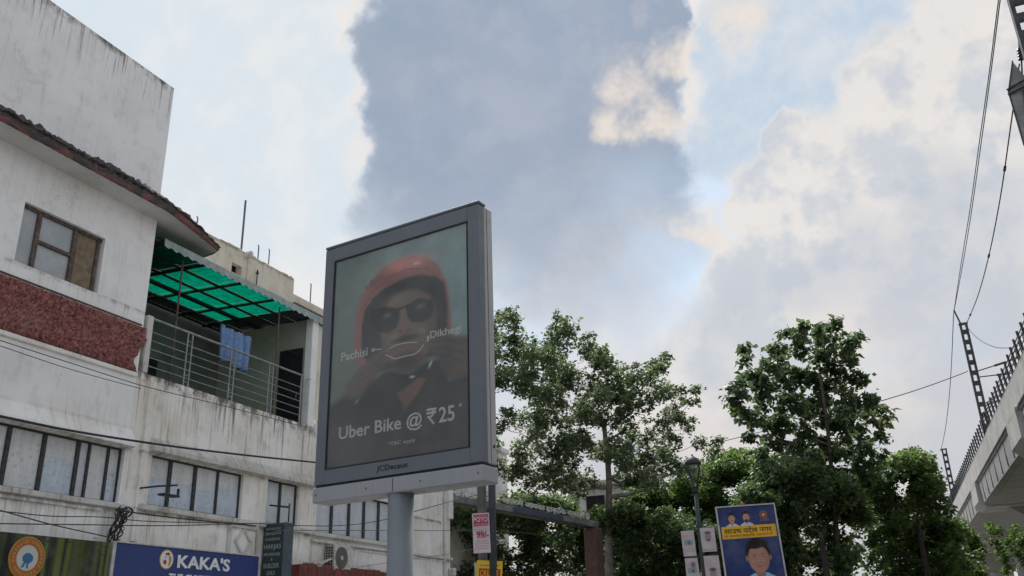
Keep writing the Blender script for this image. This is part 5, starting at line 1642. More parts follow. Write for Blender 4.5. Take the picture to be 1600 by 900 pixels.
T1 = [(-15.13,35.61,15.04,0.59),(-16.03,36.48,14.35,0.84),(-14.97,36.66,14.23,0.71),(-12.85,35.53,14.85,0.32),(-12.03,33.76,13.24,0.70),(-13.28,34.28,12.72,0.71),(-12.58,38.44,14.52,0.55),(-12.48,38.95,13.86,0.67),(-11.90,39.54,13.45,0.61),(-14.84,34.72,12.20,0.78),(-14.59,37.09,12.14,0.82),(-13.69,38.15,12.88,0.84),(-12.38,37.90,12.19,0.82),(-11.62,39.39,12.28,0.78),(-10.10,37.95,12.48,0.58),(-9.56,38.86,12.94,0.47),(-8.98,39.11,13.44,0.30),(-9.77,36.89,11.02,0.67),(-9.70,40.92,12.38,0.61),(-9.07,41.47,12.26,0.43),(-7.52,36.66,10.60,0.30),(-9.53,41.73,11.44,0.61),(-8.92,42.18,10.83,0.46),(-8.14,40.92,9.75,0.38),(-6.78,37.45,8.99,0.27),(-8.03,42.69,9.50,0.37),(-14.88,34.02,10.35,0.43),(-15.77,39.11,11.34,0.80),(-13.98,37.83,11.17,0.77),(-11.78,34.95,10.17,0.70),(-10.98,35.98,10.28,0.65),(-11.08,39.17,10.41,0.53),(-9.97,39.36,9.96,0.58),(-9.46,40.85,9.88,0.54),(-16.20,39.21,10.02,0.67),(-13.57,35.73,9.14,0.77),(-12.14,34.95,8.86,0.69),(-12.83,40.65,9.90,0.61),(-10.39,35.91,8.51,0.64),(-10.91,41.43,9.22,0.73),(-8.90,37.41,8.17,0.54),(-16.67,38.69,8.83,0.60),(-15.55,39.09,8.57,0.78),(-14.65,40.11,8.63,0.79),(-13.06,38.68,8.20,0.58),(-9.04,42.44,8.74,0.55),(-14.86,32.87,14.30,0.49),(-16.17,36.02,13.31,0.71),(-13.27,35.64,11.48,0.56),(-17.73,38.18,10.31,0.67),(-11.56,40.77,8.44,0.66),(-10.06,39.54,7.84,0.63),(-16.90,35.13,12.29,0.86),(-16.16,32.92,10.01,0.67),(-15.87,31.82,13.01,0.53),(-15.32,35.04,15.20,0.43),(-15.75,34.59,14.11,0.59),(-14.72,37.73,13.92,0.63),(-13.44,36.44,14.01,0.53),(-13.50,33.62,12.86,0.48),(-11.19,36.08,13.07,0.45),(-11.79,38.35,13.79,0.47),(-11.13,37.52,12.36,0.52),(-13.56,33.10,11.91,0.60),(-14.76,38.24,12.24,0.56),(-13.73,38.19,13.22,0.78),(-10.94,35.08,11.11,0.53),(-10.65,38.19,11.61,0.68),(-9.44,37.38,12.06,0.42),(-9.63,39.71,13.07,0.31),(-8.84,37.03,12.32,0.28),(-10.36,36.53,10.71,0.46),(-9.08,38.47,11.58,0.41),(-8.33,41.78,12.43,0.32),(-8.80,36.54,9.96,0.38),(-15.11,34.01,9.94,0.31),(-15.03,37.45,10.26,0.48),(-15.03,38.72,11.63,0.69),(-12.45,37.51,10.90,0.54),(-11.90,37.35,10.54,0.42),(-11.27,40.79,10.07,0.51),(-10.06,40.96,9.53,0.36),(-8.91,36.93,8.46,0.42),(-16.34,39.13,9.29,0.55),(-13.10,35.76,9.16,0.51),(-12.76,36.54,9.43,0.53),(-12.01,40.44,9.80,0.36),(-11.65,37.95,9.18,0.60),(-10.97,40.86,9.21,0.46),(-8.36,38.01,8.13,0.37),(-17.40,38.65,9.25,0.40),(-13.92,35.70,8.16,0.44),(-13.13,35.92,8.01,0.67),(-13.50,38.19,7.97,0.50),(-15.63,34.45,12.08,0.52),(-14.07,36.67,11.75,0.35),(-17.86,38.16,10.44,0.61),(-11.02,40.66,8.20,0.40),(-9.64,36.59,7.52,0.39),(-16.82,34.04,11.42,0.54),(-18.24,35.63,10.11,0.58),(-16.37,34.45,13.76,0.52)]
T2 = [(-2.63,30.64,11.09,0.29),(-2.10,30.05,10.99,0.28),(-1.61,28.90,10.59,0.21),(-1.20,29.59,10.86,0.25),(-1.66,31.55,11.09,0.40),(-0.83,30.36,10.39,0.36),(-0.59,31.74,11.00,0.20),(-3.25,31.49,10.85,0.36),(-2.40,30.67,10.49,0.35),(-1.64,31.25,10.31,0.48),(-0.86,31.43,10.08,0.31),(-4.12,29.02,9.90,0.17),(-4.21,30.86,10.75,0.16),(-3.23,29.98,9.87,0.39),(-4.06,31.25,9.96,0.36),(-4.44,29.16,9.17,0.32),(-3.05,31.61,9.75,0.54),(-2.20,31.69,9.70,0.53),(-1.36,31.46,9.53,0.48),(-0.60,31.24,9.32,0.30),(-4.35,28.83,8.61,0.37),(-3.82,31.17,9.15,0.53),(-2.93,30.27,8.57,0.47),(-2.14,31.60,8.87,0.48),(-1.22,30.17,8.50,0.46),(-0.51,30.35,8.33,0.37),(-3.98,29.25,8.02,0.37),(-3.45,31.84,8.30,0.44),(-2.62,30.09,7.69,0.29),(-1.12,33.08,8.50,0.45),(-0.42,31.57,8.10,0.38),(-0.16,32.47,8.04,0.20),(-4.32,30.03,7.66,0.21),(-3.69,31.34,7.56,0.39),(-2.89,29.93,7.06,0.33),(-4.06,30.56,7.12,0.30),(-1.63,33.34,7.69,0.23),(-0.89,31.12,7.01,0.25),(-0.46,33.06,7.03,0.20),(-1.94,31.24,6.97,0.30),(-1.21,31.58,6.66,0.34),(-0.69,30.84,6.49,0.20),(-1.41,29.85,8.08,0.25),(-3.67,32.76,7.13,0.32),(-2.89,32.73,6.94,0.31),(-4.36,32.01,6.91,0.27),(-2.45,32.93,6.70,0.27),(-0.44,34.37,6.61,0.20),(-0.99,31.37,6.13,0.29),(-1.96,31.67,8.20,0.39),(-1.59,31.64,7.86,0.34),(-2.32,31.78,7.49,0.39),(-1.22,33.40,7.98,0.32),(-1.05,32.98,7.57,0.27),(-2.60,32.58,8.80,0.32),(-2.48,30.31,6.79,0.29),(-1.50,32.54,7.21,0.31),(-3.36,31.94,6.97,0.26),(-3.79,31.51,8.16,0.31),(-4.48,30.64,8.40,0.26),(-4.85,31.12,8.77,0.22),(-0.39,31.60,7.46,0.25)]
T3 = [(-6.56,49.71,9.57,0.65),(-10.27,50.28,2.79,0.76),(-11.78,48.02,7.18,0.61),(-8.87,48.23,9.43,0.88),(-6.87,47.65,6.58,0.61),(-8.02,51.80,8.25,0.68),(-14.25,47.57,7.48,0.56),(-10.68,50.68,4.43,0.74),(-12.81,52.24,2.42,0.77),(-12.58,46.36,8.17,0.50),(-7.30,50.44,1.89,0.83),(-9.08,47.18,7.31,0.50),(-11.57,45.85,8.15,0.55),(-7.47,49.80,2.70,0.77),(-12.65,45.97,6.79,0.58),(-6.07,47.05,9.04,0.52),(-8.36,49.86,4.69,0.69),(-6.38,48.23,7.32,0.67),(-12.43,45.87,8.10,0.50),(-14.32,47.99,6.09,0.53),(-14.15,47.28,2.22,0.58),(-7.02,50.87,9.88,0.79),(-9.15,51.63,4.89,0.89),(-7.60,49.30,4.19,0.68),(-8.57,49.97,9.98,0.80),(-9.59,46.74,5.73,0.51),(-7.26,47.01,6.10,0.47),(-13.40,49.71,8.42,0.88),(-11.55,44.90,5.73,0.70),(-6.86,46.14,7.06,0.59),(-10.97,49.54,9.13,0.51),(-6.41,45.52,8.90,0.81),(-13.12,47.91,7.34,0.83),(-7.22,48.61,9.94,0.57),(-9.63,47.02,5.80,0.74),(-12.93,46.94,3.07,0.85),(-8.60,50.83,10.11,0.90),(-6.78,49.08,6.61,0.80),(-7.63,48.18,5.39,0.50),(-8.78,47.42,9.30,0.84),(-12.57,49.92,4.42,0.86),(-8.79,46.51,8.95,0.71),(-11.27,44.54,7.80,0.78),(-9.20,50.39,7.63,0.87),(-8.74,46.07,6.83,0.77),(-6.33,45.88,9.01,0.79),(-7.17,47.09,4.51,0.71),(-10.26,52.12,5.87,0.93),(-10.97,46.78,8.51,0.50),(-8.97,50.70,6.27,0.71),(-9.36,48.58,7.90,0.56),(-14.25,49.42,7.92,0.84),(-7.34,49.40,4.46,0.51),(-7.04,50.10,3.21,0.67),(-14.40,47.61,7.22,0.83),(-8.97,46.11,4.94,0.45),(-7.78,47.22,9.49,0.65),(-13.18,48.19,8.34,0.64),(-7.81,51.02,3.96,0.81),(-11.93,47.80,6.06,0.72),(-14.52,49.12,7.74,0.67),(-7.06,50.47,3.69,0.81),(-12.67,49.99,4.15,0.82),(-8.00,47.26,9.64,0.64),(-11.90,44.33,7.62,0.79),(-6.66,48.74,7.41,0.77),(-10.24,45.60,8.33,0.70),(-7.01,46.20,7.12,0.68),(-12.05,46.64,5.32,0.47),(-11.24,44.73,7.98,0.56),(-6.66,48.74,8.56,0.78),(-14.71,49.95,2.32,0.56),(-13.66,48.10,8.05,0.58),(-7.66,52.98,4.62,0.87),(-9.73,46.62,8.20,0.60),(-10.47,48.51,8.80,0.89),(-13.48,49.54,7.01,0.85),(-13.87,47.90,2.35,0.58),(-9.77,50.17,9.60,0.78),(-6.34,46.38,8.60,0.77),(-13.95,50.76,4.20,0.51),(-7.95,50.37,10.42,0.57),(-13.05,49.74,8.46,0.64),(-12.96,51.41,2.18,0.75),(-11.31,48.56,8.54,0.90),(-12.67,46.77,6.85,0.85),(-7.40,52.04,4.35,0.89),(-14.22,48.85,7.72,0.88),(-9.14,50.17,4.70,0.82),(-13.49,47.64,7.05,0.54),(-10.58,50.06,9.25,0.73),(-9.67,47.10,6.60,0.75),(-7.94,49.26,4.06,0.48),(-11.94,43.89,7.78,0.53),(-13.22,50.37,5.13,0.58),(-9.35,49.34,7.30,0.63),(-8.29,49.03,9.80,0.87),(-12.34,45.90,5.97,0.84),(-11.74,44.97,7.88,0.53),(-7.16,48.19,9.72,0.77),(-7.32,52.40,6.22,0.51),(-12.04,47.71,3.96,0.62),(-12.68,46.17,8.05,0.62),(-10.44,47.70,6.59,0.65),(-13.44,48.76,8.13,0.82),(-7.50,45.68,9.44,0.61),(-13.93,49.35,6.61,0.73),(-6.86,46.74,5.74,0.81),(-9.85,48.75,9.35,0.56),(-9.97,50.87,5.30,0.74),(-7.94,47.82,9.66,0.65),(-7.55,49.64,10.25,0.54),(-13.43,45.50,6.54,0.57),(-10.25,45.85,6.57,0.70),(-12.33,45.88,8.04,0.60),(-8.83,47.79,5.48,0.83),(-6.87,50.76,7.87,0.62),(-9.61,47.98,9.17,0.70),(-12.21,50.13,3.14,0.56),(-10.86,50.63,8.47,0.88),(-9.37,49.40,9.50,0.90),(-14.04,49.88,4.04,0.74),(-15.28,50.97,3.18,0.88),(-14.09,49.17,7.91,0.90),(-8.55,51.25,5.46,0.71),(-11.64,46.17,7.86,0.65),(-6.87,48.51,9.74,0.56),(-10.74,49.65,7.28,0.78),(-7.67,53.03,2.90,0.61),(-11.06,49.72,9.15,0.50),(-11.03,51.21,3.10,0.84),(-14.10,48.32,5.64,0.52),(-10.18,45.92,8.35,0.82),(-12.82,49.64,3.02,0.87),(-7.18,46.83,8.09,0.81),(-6.62,49.71,9.45,0.89),(-13.38,44.57,7.05,0.57),(-9.55,45.48,6.12,0.48),(-9.16,50.58,9.95,0.79),(-9.84,51.33,6.11,0.73),(-8.10,46.82,9.13,0.63),(-12.08,43.89,7.77,0.48),(-8.38,50.83,7.90,0.63),(-12.75,49.86,5.04,0.54),(-8.24,45.64,9.29,0.48),(-6.72,51.29,8.42,0.81),(-10.39,50.65,6.63,0.62),(-11.15,47.70,8.47,0.79),(-9.98,47.37,5.47,0.56),(-8.47,45.40,8.03,0.63)]
T4 = [(-4.25,28.61,5.54,0.35),(-2.57,31.99,3.50,0.32),(-1.82,30.23,5.55,0.40),(-4.00,30.09,6.19,0.27),(-4.47,30.73,2.80,0.31),(-4.73,29.08,3.79,0.33),(-2.65,31.50,6.33,0.41),(-2.80,31.81,2.18,0.34),(-2.53,32.02,5.93,0.34),(-4.33,29.97,5.77,0.46),(-4.11,32.43,3.20,0.49),(-3.37,30.67,5.56,0.33),(-2.69,28.68,6.01,0.34),(-4.72,29.18,2.39,0.39),(-2.31,33.65,2.40,0.45),(-1.78,31.29,5.79,0.43),(-3.81,32.21,2.64,0.49),(-4.46,30.87,5.53,0.32),(-2.90,29.61,6.11,0.45),(-3.45,32.11,2.51,0.36),(-2.79,31.03,5.25,0.42),(-3.42,28.38,6.02,0.26),(-3.59,30.91,3.83,0.47),(-4.48,32.63,2.13,0.47),(-4.05,29.86,5.97,0.44),(-2.13,33.24,1.86,0.43),(-3.42,29.33,3.84,0.39),(-2.38,30.01,6.12,0.31),(-1.91,31.57,3.68,0.28),(-3.54,30.09,5.94,0.37),(-4.44,30.74,5.92,0.40),(-4.22,31.00,2.59,0.44),(-4.56,31.08,2.69,0.40),(-3.62,29.86,6.11,0.47),(-4.98,30.65,4.18,0.41),(-4.40,30.62,4.05,0.47),(-3.30,29.55,6.14,0.42),(-4.56,30.46,1.86,0.47),(-4.74,31.93,2.97,0.35),(-4.46,29.17,5.54,0.31),(-2.41,31.84,4.25,0.39),(-4.15,29.14,5.23,0.34),(-2.89,31.69,6.38,0.47),(-3.11,29.58,4.77,0.46),(-2.72,31.28,2.85,0.44),(-2.80,29.65,6.18,0.32),(-4.87,31.77,3.34,0.45),(-2.20,32.92,2.08,0.39),(-2.77,29.36,6.02,0.47),(-4.44,29.30,4.33,0.38),(-2.98,31.94,3.70,0.31),(-2.74,29.93,6.21,0.30),(-3.19,29.13,5.47,0.33),(-2.54,29.61,4.46,0.29),(-2.97,30.76,6.30,0.43),(-3.74,30.69,5.21,0.37),(-2.23,31.47,6.06,0.43),(-4.26,28.34,5.41,0.45),(-4.50,30.80,2.70,0.27),(-2.89,29.31,5.04,0.42),(-1.90,30.81,6.00,0.30),(-4.81,29.70,2.91,0.35),(-3.38,29.52,4.77,0.34),(-2.55,30.43,6.19,0.36),(-4.32,29.24,3.95,0.47),(-2.53,32.61,3.00,0.49),(-2.87,28.95,6.09,0.34),(-1.85,30.03,5.38,0.43),(-4.63,31.35,3.55,0.39),(-1.84,29.82,5.87,0.27),(-2.78,30.93,2.62,0.27),(-2.44,31.72,5.07,0.45),(-1.35,31.44,5.02,0.27),(-3.61,31.70,4.19,0.50),(-1.53,32.25,5.44,0.31),(-3.26,31.42,6.44,0.47),(-2.15,30.06,3.55,0.45),(-2.37,31.59,2.25,0.40),(-3.63,29.64,6.10,0.43),(-2.72,31.12,2.13,0.30),(-4.96,31.18,4.54,0.34),(-3.13,29.57,6.26,0.28),(-2.85,32.27,4.58,0.34),(-4.43,29.01,3.60,0.28),(-1.62,30.64,5.65,0.33),(-1.62,31.48,5.19,0.36),(-2.31,32.27,3.94,0.38),(-1.56,30.81,5.62,0.30),(-2.09,32.78,3.90,0.34),(-3.44,29.61,5.04,0.40),(-2.94,29.55,6.17,0.38),(-2.87,30.62,2.37,0.41),(-3.89,29.79,3.30,0.41),(-1.50,30.93,5.44,0.35),(-3.35,32.04,3.00,0.35),(-3.74,29.75,3.55,0.34),(-1.67,30.75,5.70,0.34),(-4.21,30.38,3.59,0.40),(-1.96,33.96,1.95,0.38),(-2.96,30.00,6.21,0.41),(-3.33,31.97,3.82,0.37),(-2.21,31.15,2.14,0.43),(-2.05,31.84,6.10,0.49),(-4.17,29.60,2.10,0.30),(-4.41,29.17,3.93,0.29),(-3.70,30.19,6.20,0.41),(-4.34,30.28,4.49,0.35),(-1.47,31.28,4.98,0.38),(-2.92,30.42,6.33,0.31),(-3.53,29.88,4.74,0.34),(-3.07,31.53,3.90,0.38),(-2.96,29.68,6.17,0.40),(-2.95,30.52,5.77,0.42),(-3.86,31.94,2.58,0.30),(-2.58,29.57,6.10,0.33),(-3.07,32.42,2.63,0.42),(-3.40,32.71,2.16,0.33),(-1.38,32.93,4.98,0.38),(-2.30,29.07,5.53,0.26),(-4.37,30.17,3.88,0.32),(-1.75,29.56,5.74,0.29),(-2.85,30.63,2.19,0.41),(-2.01,31.97,2.37,0.46),(-4.64,30.51,5.70,0.39),(-3.67,29.24,4.27,0.41),(-2.21,31.70,5.45,0.31),(-4.55,30.73,5.80,0.45),(-1.88,32.34,5.71,0.31),(-4.97,31.90,1.94,0.29),(-2.47,29.33,5.95,0.45)]
T5 = [(0.84,39.96,7.63,0.46),(-1.97,41.98,3.08,0.41),(0.38,40.11,2.29,0.40),(-1.79,38.02,6.50,0.51),(-1.90,41.24,6.50,0.56),(-1.52,39.14,5.88,0.41),(0.84,38.37,7.44,0.35),(-1.06,42.05,7.42,0.40),(0.27,39.85,3.83,0.45),(1.28,43.40,5.64,0.34),(-1.65,38.89,3.85,0.39),(1.37,44.78,4.11,0.60),(0.90,40.82,7.62,0.50),(1.08,41.79,3.66,0.40),(-1.14,40.27,3.32,0.52),(0.51,42.49,8.07,0.55),(-0.19,41.89,3.25,0.35),(0.70,42.68,4.21,0.41),(-1.87,39.17,6.65,0.47),(-1.68,39.01,5.28,0.44),(-1.62,39.45,6.08,0.33),(-0.80,39.00,7.24,0.52),(-1.59,41.93,6.20,0.37),(-0.43,44.02,3.59,0.38),(1.19,42.94,7.07,0.33),(-2.00,39.17,6.17,0.51),(-2.71,40.39,3.20,0.37),(-1.10,42.64,7.81,0.37),(0.77,41.79,5.05,0.56),(0.17,42.41,4.61,0.45),(0.17,38.14,7.41,0.44),(1.36,44.20,4.29,0.38),(1.14,42.90,2.57,0.48),(-0.23,38.89,7.53,0.31),(-2.18,41.50,3.00,0.39),(-0.12,39.92,4.99,0.35),(-2.25,39.33,6.34,0.33),(0.60,40.54,6.44,0.45),(-0.56,41.80,3.37,0.36),(-0.44,39.54,7.45,0.51),(0.13,39.86,4.96,0.47),(0.19,44.81,2.47,0.48),(-2.06,40.29,6.71,0.35),(-0.09,41.47,3.81,0.43),(0.58,41.96,6.77,0.43),(-0.63,38.17,7.19,0.49),(1.24,41.47,4.01,0.34),(-1.60,41.26,2.51,0.57),(-2.29,40.05,6.38,0.41),(-1.24,44.38,2.47,0.49),(-1.48,42.09,1.89,0.51),(1.20,41.54,5.34,0.53),(1.10,43.78,2.64,0.53),(-0.85,43.45,3.83,0.59),(1.31,41.31,4.78,0.54),(0.18,42.78,5.12,0.44),(-1.60,41.50,2.03,0.49),(1.00,38.63,6.63,0.46),(-2.29,38.48,4.48,0.39),(0.98,40.50,2.67,0.39),(-0.06,39.96,7.58,0.55),(-0.70,40.39,3.60,0.40),(-1.25,42.27,3.31,0.37),(0.70,42.13,7.95,0.56),(1.21,42.77,3.05,0.48),(1.10,44.68,2.26,0.57),(0.02,39.45,7.65,0.34),(1.02,39.87,6.08,0.49),(-1.99,43.62,2.98,0.51),(-0.06,40.83,7.78,0.45),(-2.01,40.59,1.77,0.45),(1.32,41.64,4.53,0.32),(-1.74,42.20,7.38,0.42),(1.31,40.10,4.09,0.43),(1.00,44.14,5.14,0.42),(-1.38,38.03,7.00,0.32),(-0.33,43.86,4.80,0.40),(-0.35,41.79,4.94,0.51),(-1.24,38.13,7.04,0.36),(0.67,41.54,2.99,0.50),(-1.39,40.80,4.31,0.41),(0.70,41.41,7.82,0.58),(-0.66,43.00,5.30,0.52),(-0.50,43.08,6.01,0.34),(1.09,39.86,6.61,0.44),(0.90,42.63,4.85,0.56),(0.93,43.28,5.98,0.54),(-2.29,38.49,6.05,0.47),(0.35,44.31,3.48,0.41),(-0.94,39.22,6.38,0.54),(0.31,41.16,7.87,0.53),(-0.60,41.34,5.26,0.57),(0.88,43.31,2.61,0.49),(1.27,43.99,5.74,0.42),(-1.67,39.76,2.98,0.47),(0.27,41.11,3.41,0.41),(-2.11,42.68,6.99,0.56),(0.82,43.30,3.86,0.41),(1.09,44.15,5.87,0.39),(0.24,39.13,7.60,0.43),(0.93,40.15,7.13,0.55),(-1.62,41.56,4.89,0.33),(-0.71,41.85,7.77,0.47),(1.27,42.53,4.49,0.35),(0.44,40.68,2.04,0.42),(-0.04,40.25,7.63,0.55),(-0.76,42.81,5.35,0.45),(-1.64,42.73,6.20,0.44),(-2.13,37.92,6.15,0.42),(0.17,42.21,2.54,0.35),(-1.75,44.41,2.56,0.60),(-0.99,41.52,7.67,0.38),(0.94,42.69,5.23,0.50),(1.11,40.53,4.31,0.38),(0.23,40.55,7.88,0.34),(-0.67,41.19,4.45,0.43),(0.24,42.33,3.82,0.47),(1.13,41.35,6.89,0.36),(-1.77,38.33,5.59,0.35),(0.67,44.98,2.27,0.58),(-0.62,40.05,7.47,0.54),(0.81,41.33,2.44,0.52),(0.73,41.48,7.88,0.41),(-1.22,39.24,7.17,0.45),(-0.78,40.36,2.29,0.37),(1.36,43.09,4.25,0.53),(-0.91,37.66,7.04,0.44),(0.42,43.06,7.97,0.50),(0.38,41.62,6.56,0.35),(0.38,39.35,7.70,0.38),(-1.96,42.91,6.22,0.50),(-0.62,41.61,5.73,0.35),(-1.34,37.52,6.84,0.45),(-0.77,41.93,6.79,0.55),(-0.23,38.76,5.57,0.54),(0.08,39.32,7.64,0.35),(-0.47,41.36,6.30,0.55),(1.00,42.19,7.06,0.36),(0.72,43.30,8.20,0.48),(-1.51,42.90,5.06,0.37),(-0.81,39.79,4.31,0.54),(0.42,40.94,7.89,0.47),(-2.65,38.69,4.01,0.44),(0.32,42.54,6.17,0.58),(0.81,40.49,7.69,0.51),(0.95,44.33,1.90,0.36),(0.83,40.21,3.44,0.45),(-2.49,40.10,6.22,0.34),(0.73,41.58,5.15,0.58),(0.98,40.24,3.17,0.45),(0.34,41.52,7.97,0.47),(0.19,45.94,1.83,0.43),(-0.90,42.46,5.73,0.35),(-1.85,42.63,7.36,0.39),(0.73,39.08,6.38,0.45),(1.23,43.69,3.48,0.60),(-1.29,40.63,7.38,0.42),(-1.94,40.09,6.21,0.42),(0.40,44.11,3.92,0.39),(-2.22,39.65,6.43,0.33)]
T6 = [(-22.14,40.52,7.42,0.71),(-15.84,46.81,5.55,0.74),(-23.98,45.40,2.45,0.89),(-22.33,39.32,7.09,0.69),(-15.21,47.49,4.66,0.54),(-17.35,46.89,5.33,0.64),(-22.84,41.16,7.54,0.57),(-15.34,44.14,4.96,0.67),(-16.95,43.26,5.72,0.75),(-15.77,42.86,7.68,0.49),(-17.76,45.48,7.97,0.70),(-15.52,47.96,3.07,0.62),(-13.98,44.23,6.54,0.54),(-17.66,46.67,3.80,0.52),(-22.19,44.66,5.01,0.89),(-21.29,40.69,7.65,0.65),(-15.47,47.42,6.29,0.83),(-17.06,46.30,3.48,0.63),(-16.59,41.51,7.66,0.52),(-21.23,43.25,3.52,0.53),(-17.81,42.72,7.39,0.77),(-16.48,42.30,7.72,0.52),(-15.58,46.80,3.96,0.74),(-23.37,42.60,3.32,0.74),(-20.63,44.82,7.99,0.55),(-15.92,44.57,6.42,0.78),(-18.11,44.50,6.05,0.66),(-21.61,44.15,7.94,0.71),(-14.44,43.53,4.27,0.60),(-17.19,44.93,2.44,0.55),(-18.67,45.34,8.12,0.85),(-18.44,44.48,6.94,0.57),(-17.59,46.75,4.98,0.54),(-21.41,39.59,7.40,0.58),(-18.95,45.54,5.82,0.62),(-21.06,42.07,4.58,0.76),(-19.39,41.88,7.46,0.65),(-16.59,44.00,5.81,0.76),(-23.86,41.75,6.22,0.71),(-23.21,43.12,8.00,0.53),(-18.17,45.51,4.91,0.74),(-15.72,46.38,5.71,0.84),(-14.59,43.67,6.84,0.82),(-20.99,43.45,7.44,0.80),(-21.34,41.40,7.46,0.75),(-17.12,45.64,7.95,0.77),(-23.38,43.33,4.12,0.59),(-18.48,42.83,4.17,0.60),(-19.75,42.20,7.41,0.79),(-18.08,46.20,3.39,0.52),(-16.17,45.46,6.78,0.62),(-16.49,42.52,7.58,0.76),(-17.02,43.27,5.07,0.67),(-18.08,45.09,7.02,0.65),(-18.33,40.99,7.51,0.51),(-19.89,44.24,4.22,0.50),(-21.69,45.65,2.66,0.85),(-21.57,40.32,7.40,0.80),(-14.22,43.89,3.90,0.54),(-19.91,45.49,7.38,0.73),(-23.33,42.98,7.86,0.66),(-23.27,43.88,4.35,0.64),(-16.26,47.51,3.23,0.57),(-16.74,45.69,7.87,0.79),(-21.54,43.60,3.46,0.52),(-21.93,45.69,4.14,0.82),(-14.97,47.80,6.73,0.73),(-17.55,47.07,2.43,0.85),(-21.20,44.38,5.50,0.80),(-17.35,41.11,7.69,0.50),(-14.34,44.23,5.09,0.53),(-20.35,42.86,7.43,0.83),(-22.78,42.92,8.04,0.51),(-13.64,43.71,5.03,0.69),(-21.04,45.15,6.04,0.87),(-16.89,46.15,8.03,0.64),(-15.23,43.82,3.27,0.77),(-20.18,44.72,5.56,0.84),(-19.30,44.02,7.94,0.64),(-17.59,44.00,4.02,0.67),(-23.89,43.52,2.55,0.57),(-17.01,41.98,7.72,0.59),(-23.06,41.40,6.45,0.64),(-24.20,43.31,7.33,0.71),(-19.30,42.42,7.68,0.51),(-20.57,42.81,6.51,0.81),(-14.88,45.91,2.64,0.81),(-19.07,43.93,7.99,0.59),(-17.39,44.16,6.67,0.83),(-21.60,42.51,4.73,0.71),(-22.63,41.71,7.59,0.76),(-19.65,44.99,4.12,0.70),(-16.55,46.72,7.34,0.60),(-16.31,42.98,7.75,0.52),(-19.48,42.58,3.98,0.53),(-19.58,42.82,4.04,0.55),(-19.89,41.29,7.47,0.66),(-15.59,45.96,4.64,0.81),(-18.04,41.51,6.99,0.79),(-18.46,41.44,7.58,0.52),(-18.10,43.94,5.74,0.49),(-19.49,40.31,6.82,0.61),(-20.09,42.00,7.44,0.83),(-24.33,43.59,6.46,0.53),(-19.55,42.28,5.85,0.60),(-21.82,42.23,7.94,0.62),(-16.38,47.27,2.72,0.70),(-18.34,44.87,6.70,0.86),(-24.54,43.37,7.70,0.71),(-18.74,44.29,5.13,0.83),(-17.03,42.28,7.26,0.52),(-17.96,44.61,8.17,0.51),(-19.63,42.44,3.51,0.64),(-14.04,46.10,4.42,0.61),(-21.56,39.50,7.32,0.63),(-19.38,42.81,3.86,0.69),(-14.94,44.68,4.82,0.63),(-22.75,42.06,7.65,0.77),(-21.61,45.13,5.46,0.77),(-17.33,41.63,6.77,0.70),(-23.12,43.80,7.96,0.87),(-14.25,46.31,2.18,0.66),(-20.04,42.64,4.63,0.76),(-20.19,39.89,7.43,0.69),(-20.01,42.23,5.79,0.51),(-15.66,42.33,5.81,0.66),(-17.90,42.69,7.74,0.80),(-17.34,46.69,3.70,0.85),(-15.35,45.26,6.50,0.81),(-14.41,43.77,6.90,0.55)]
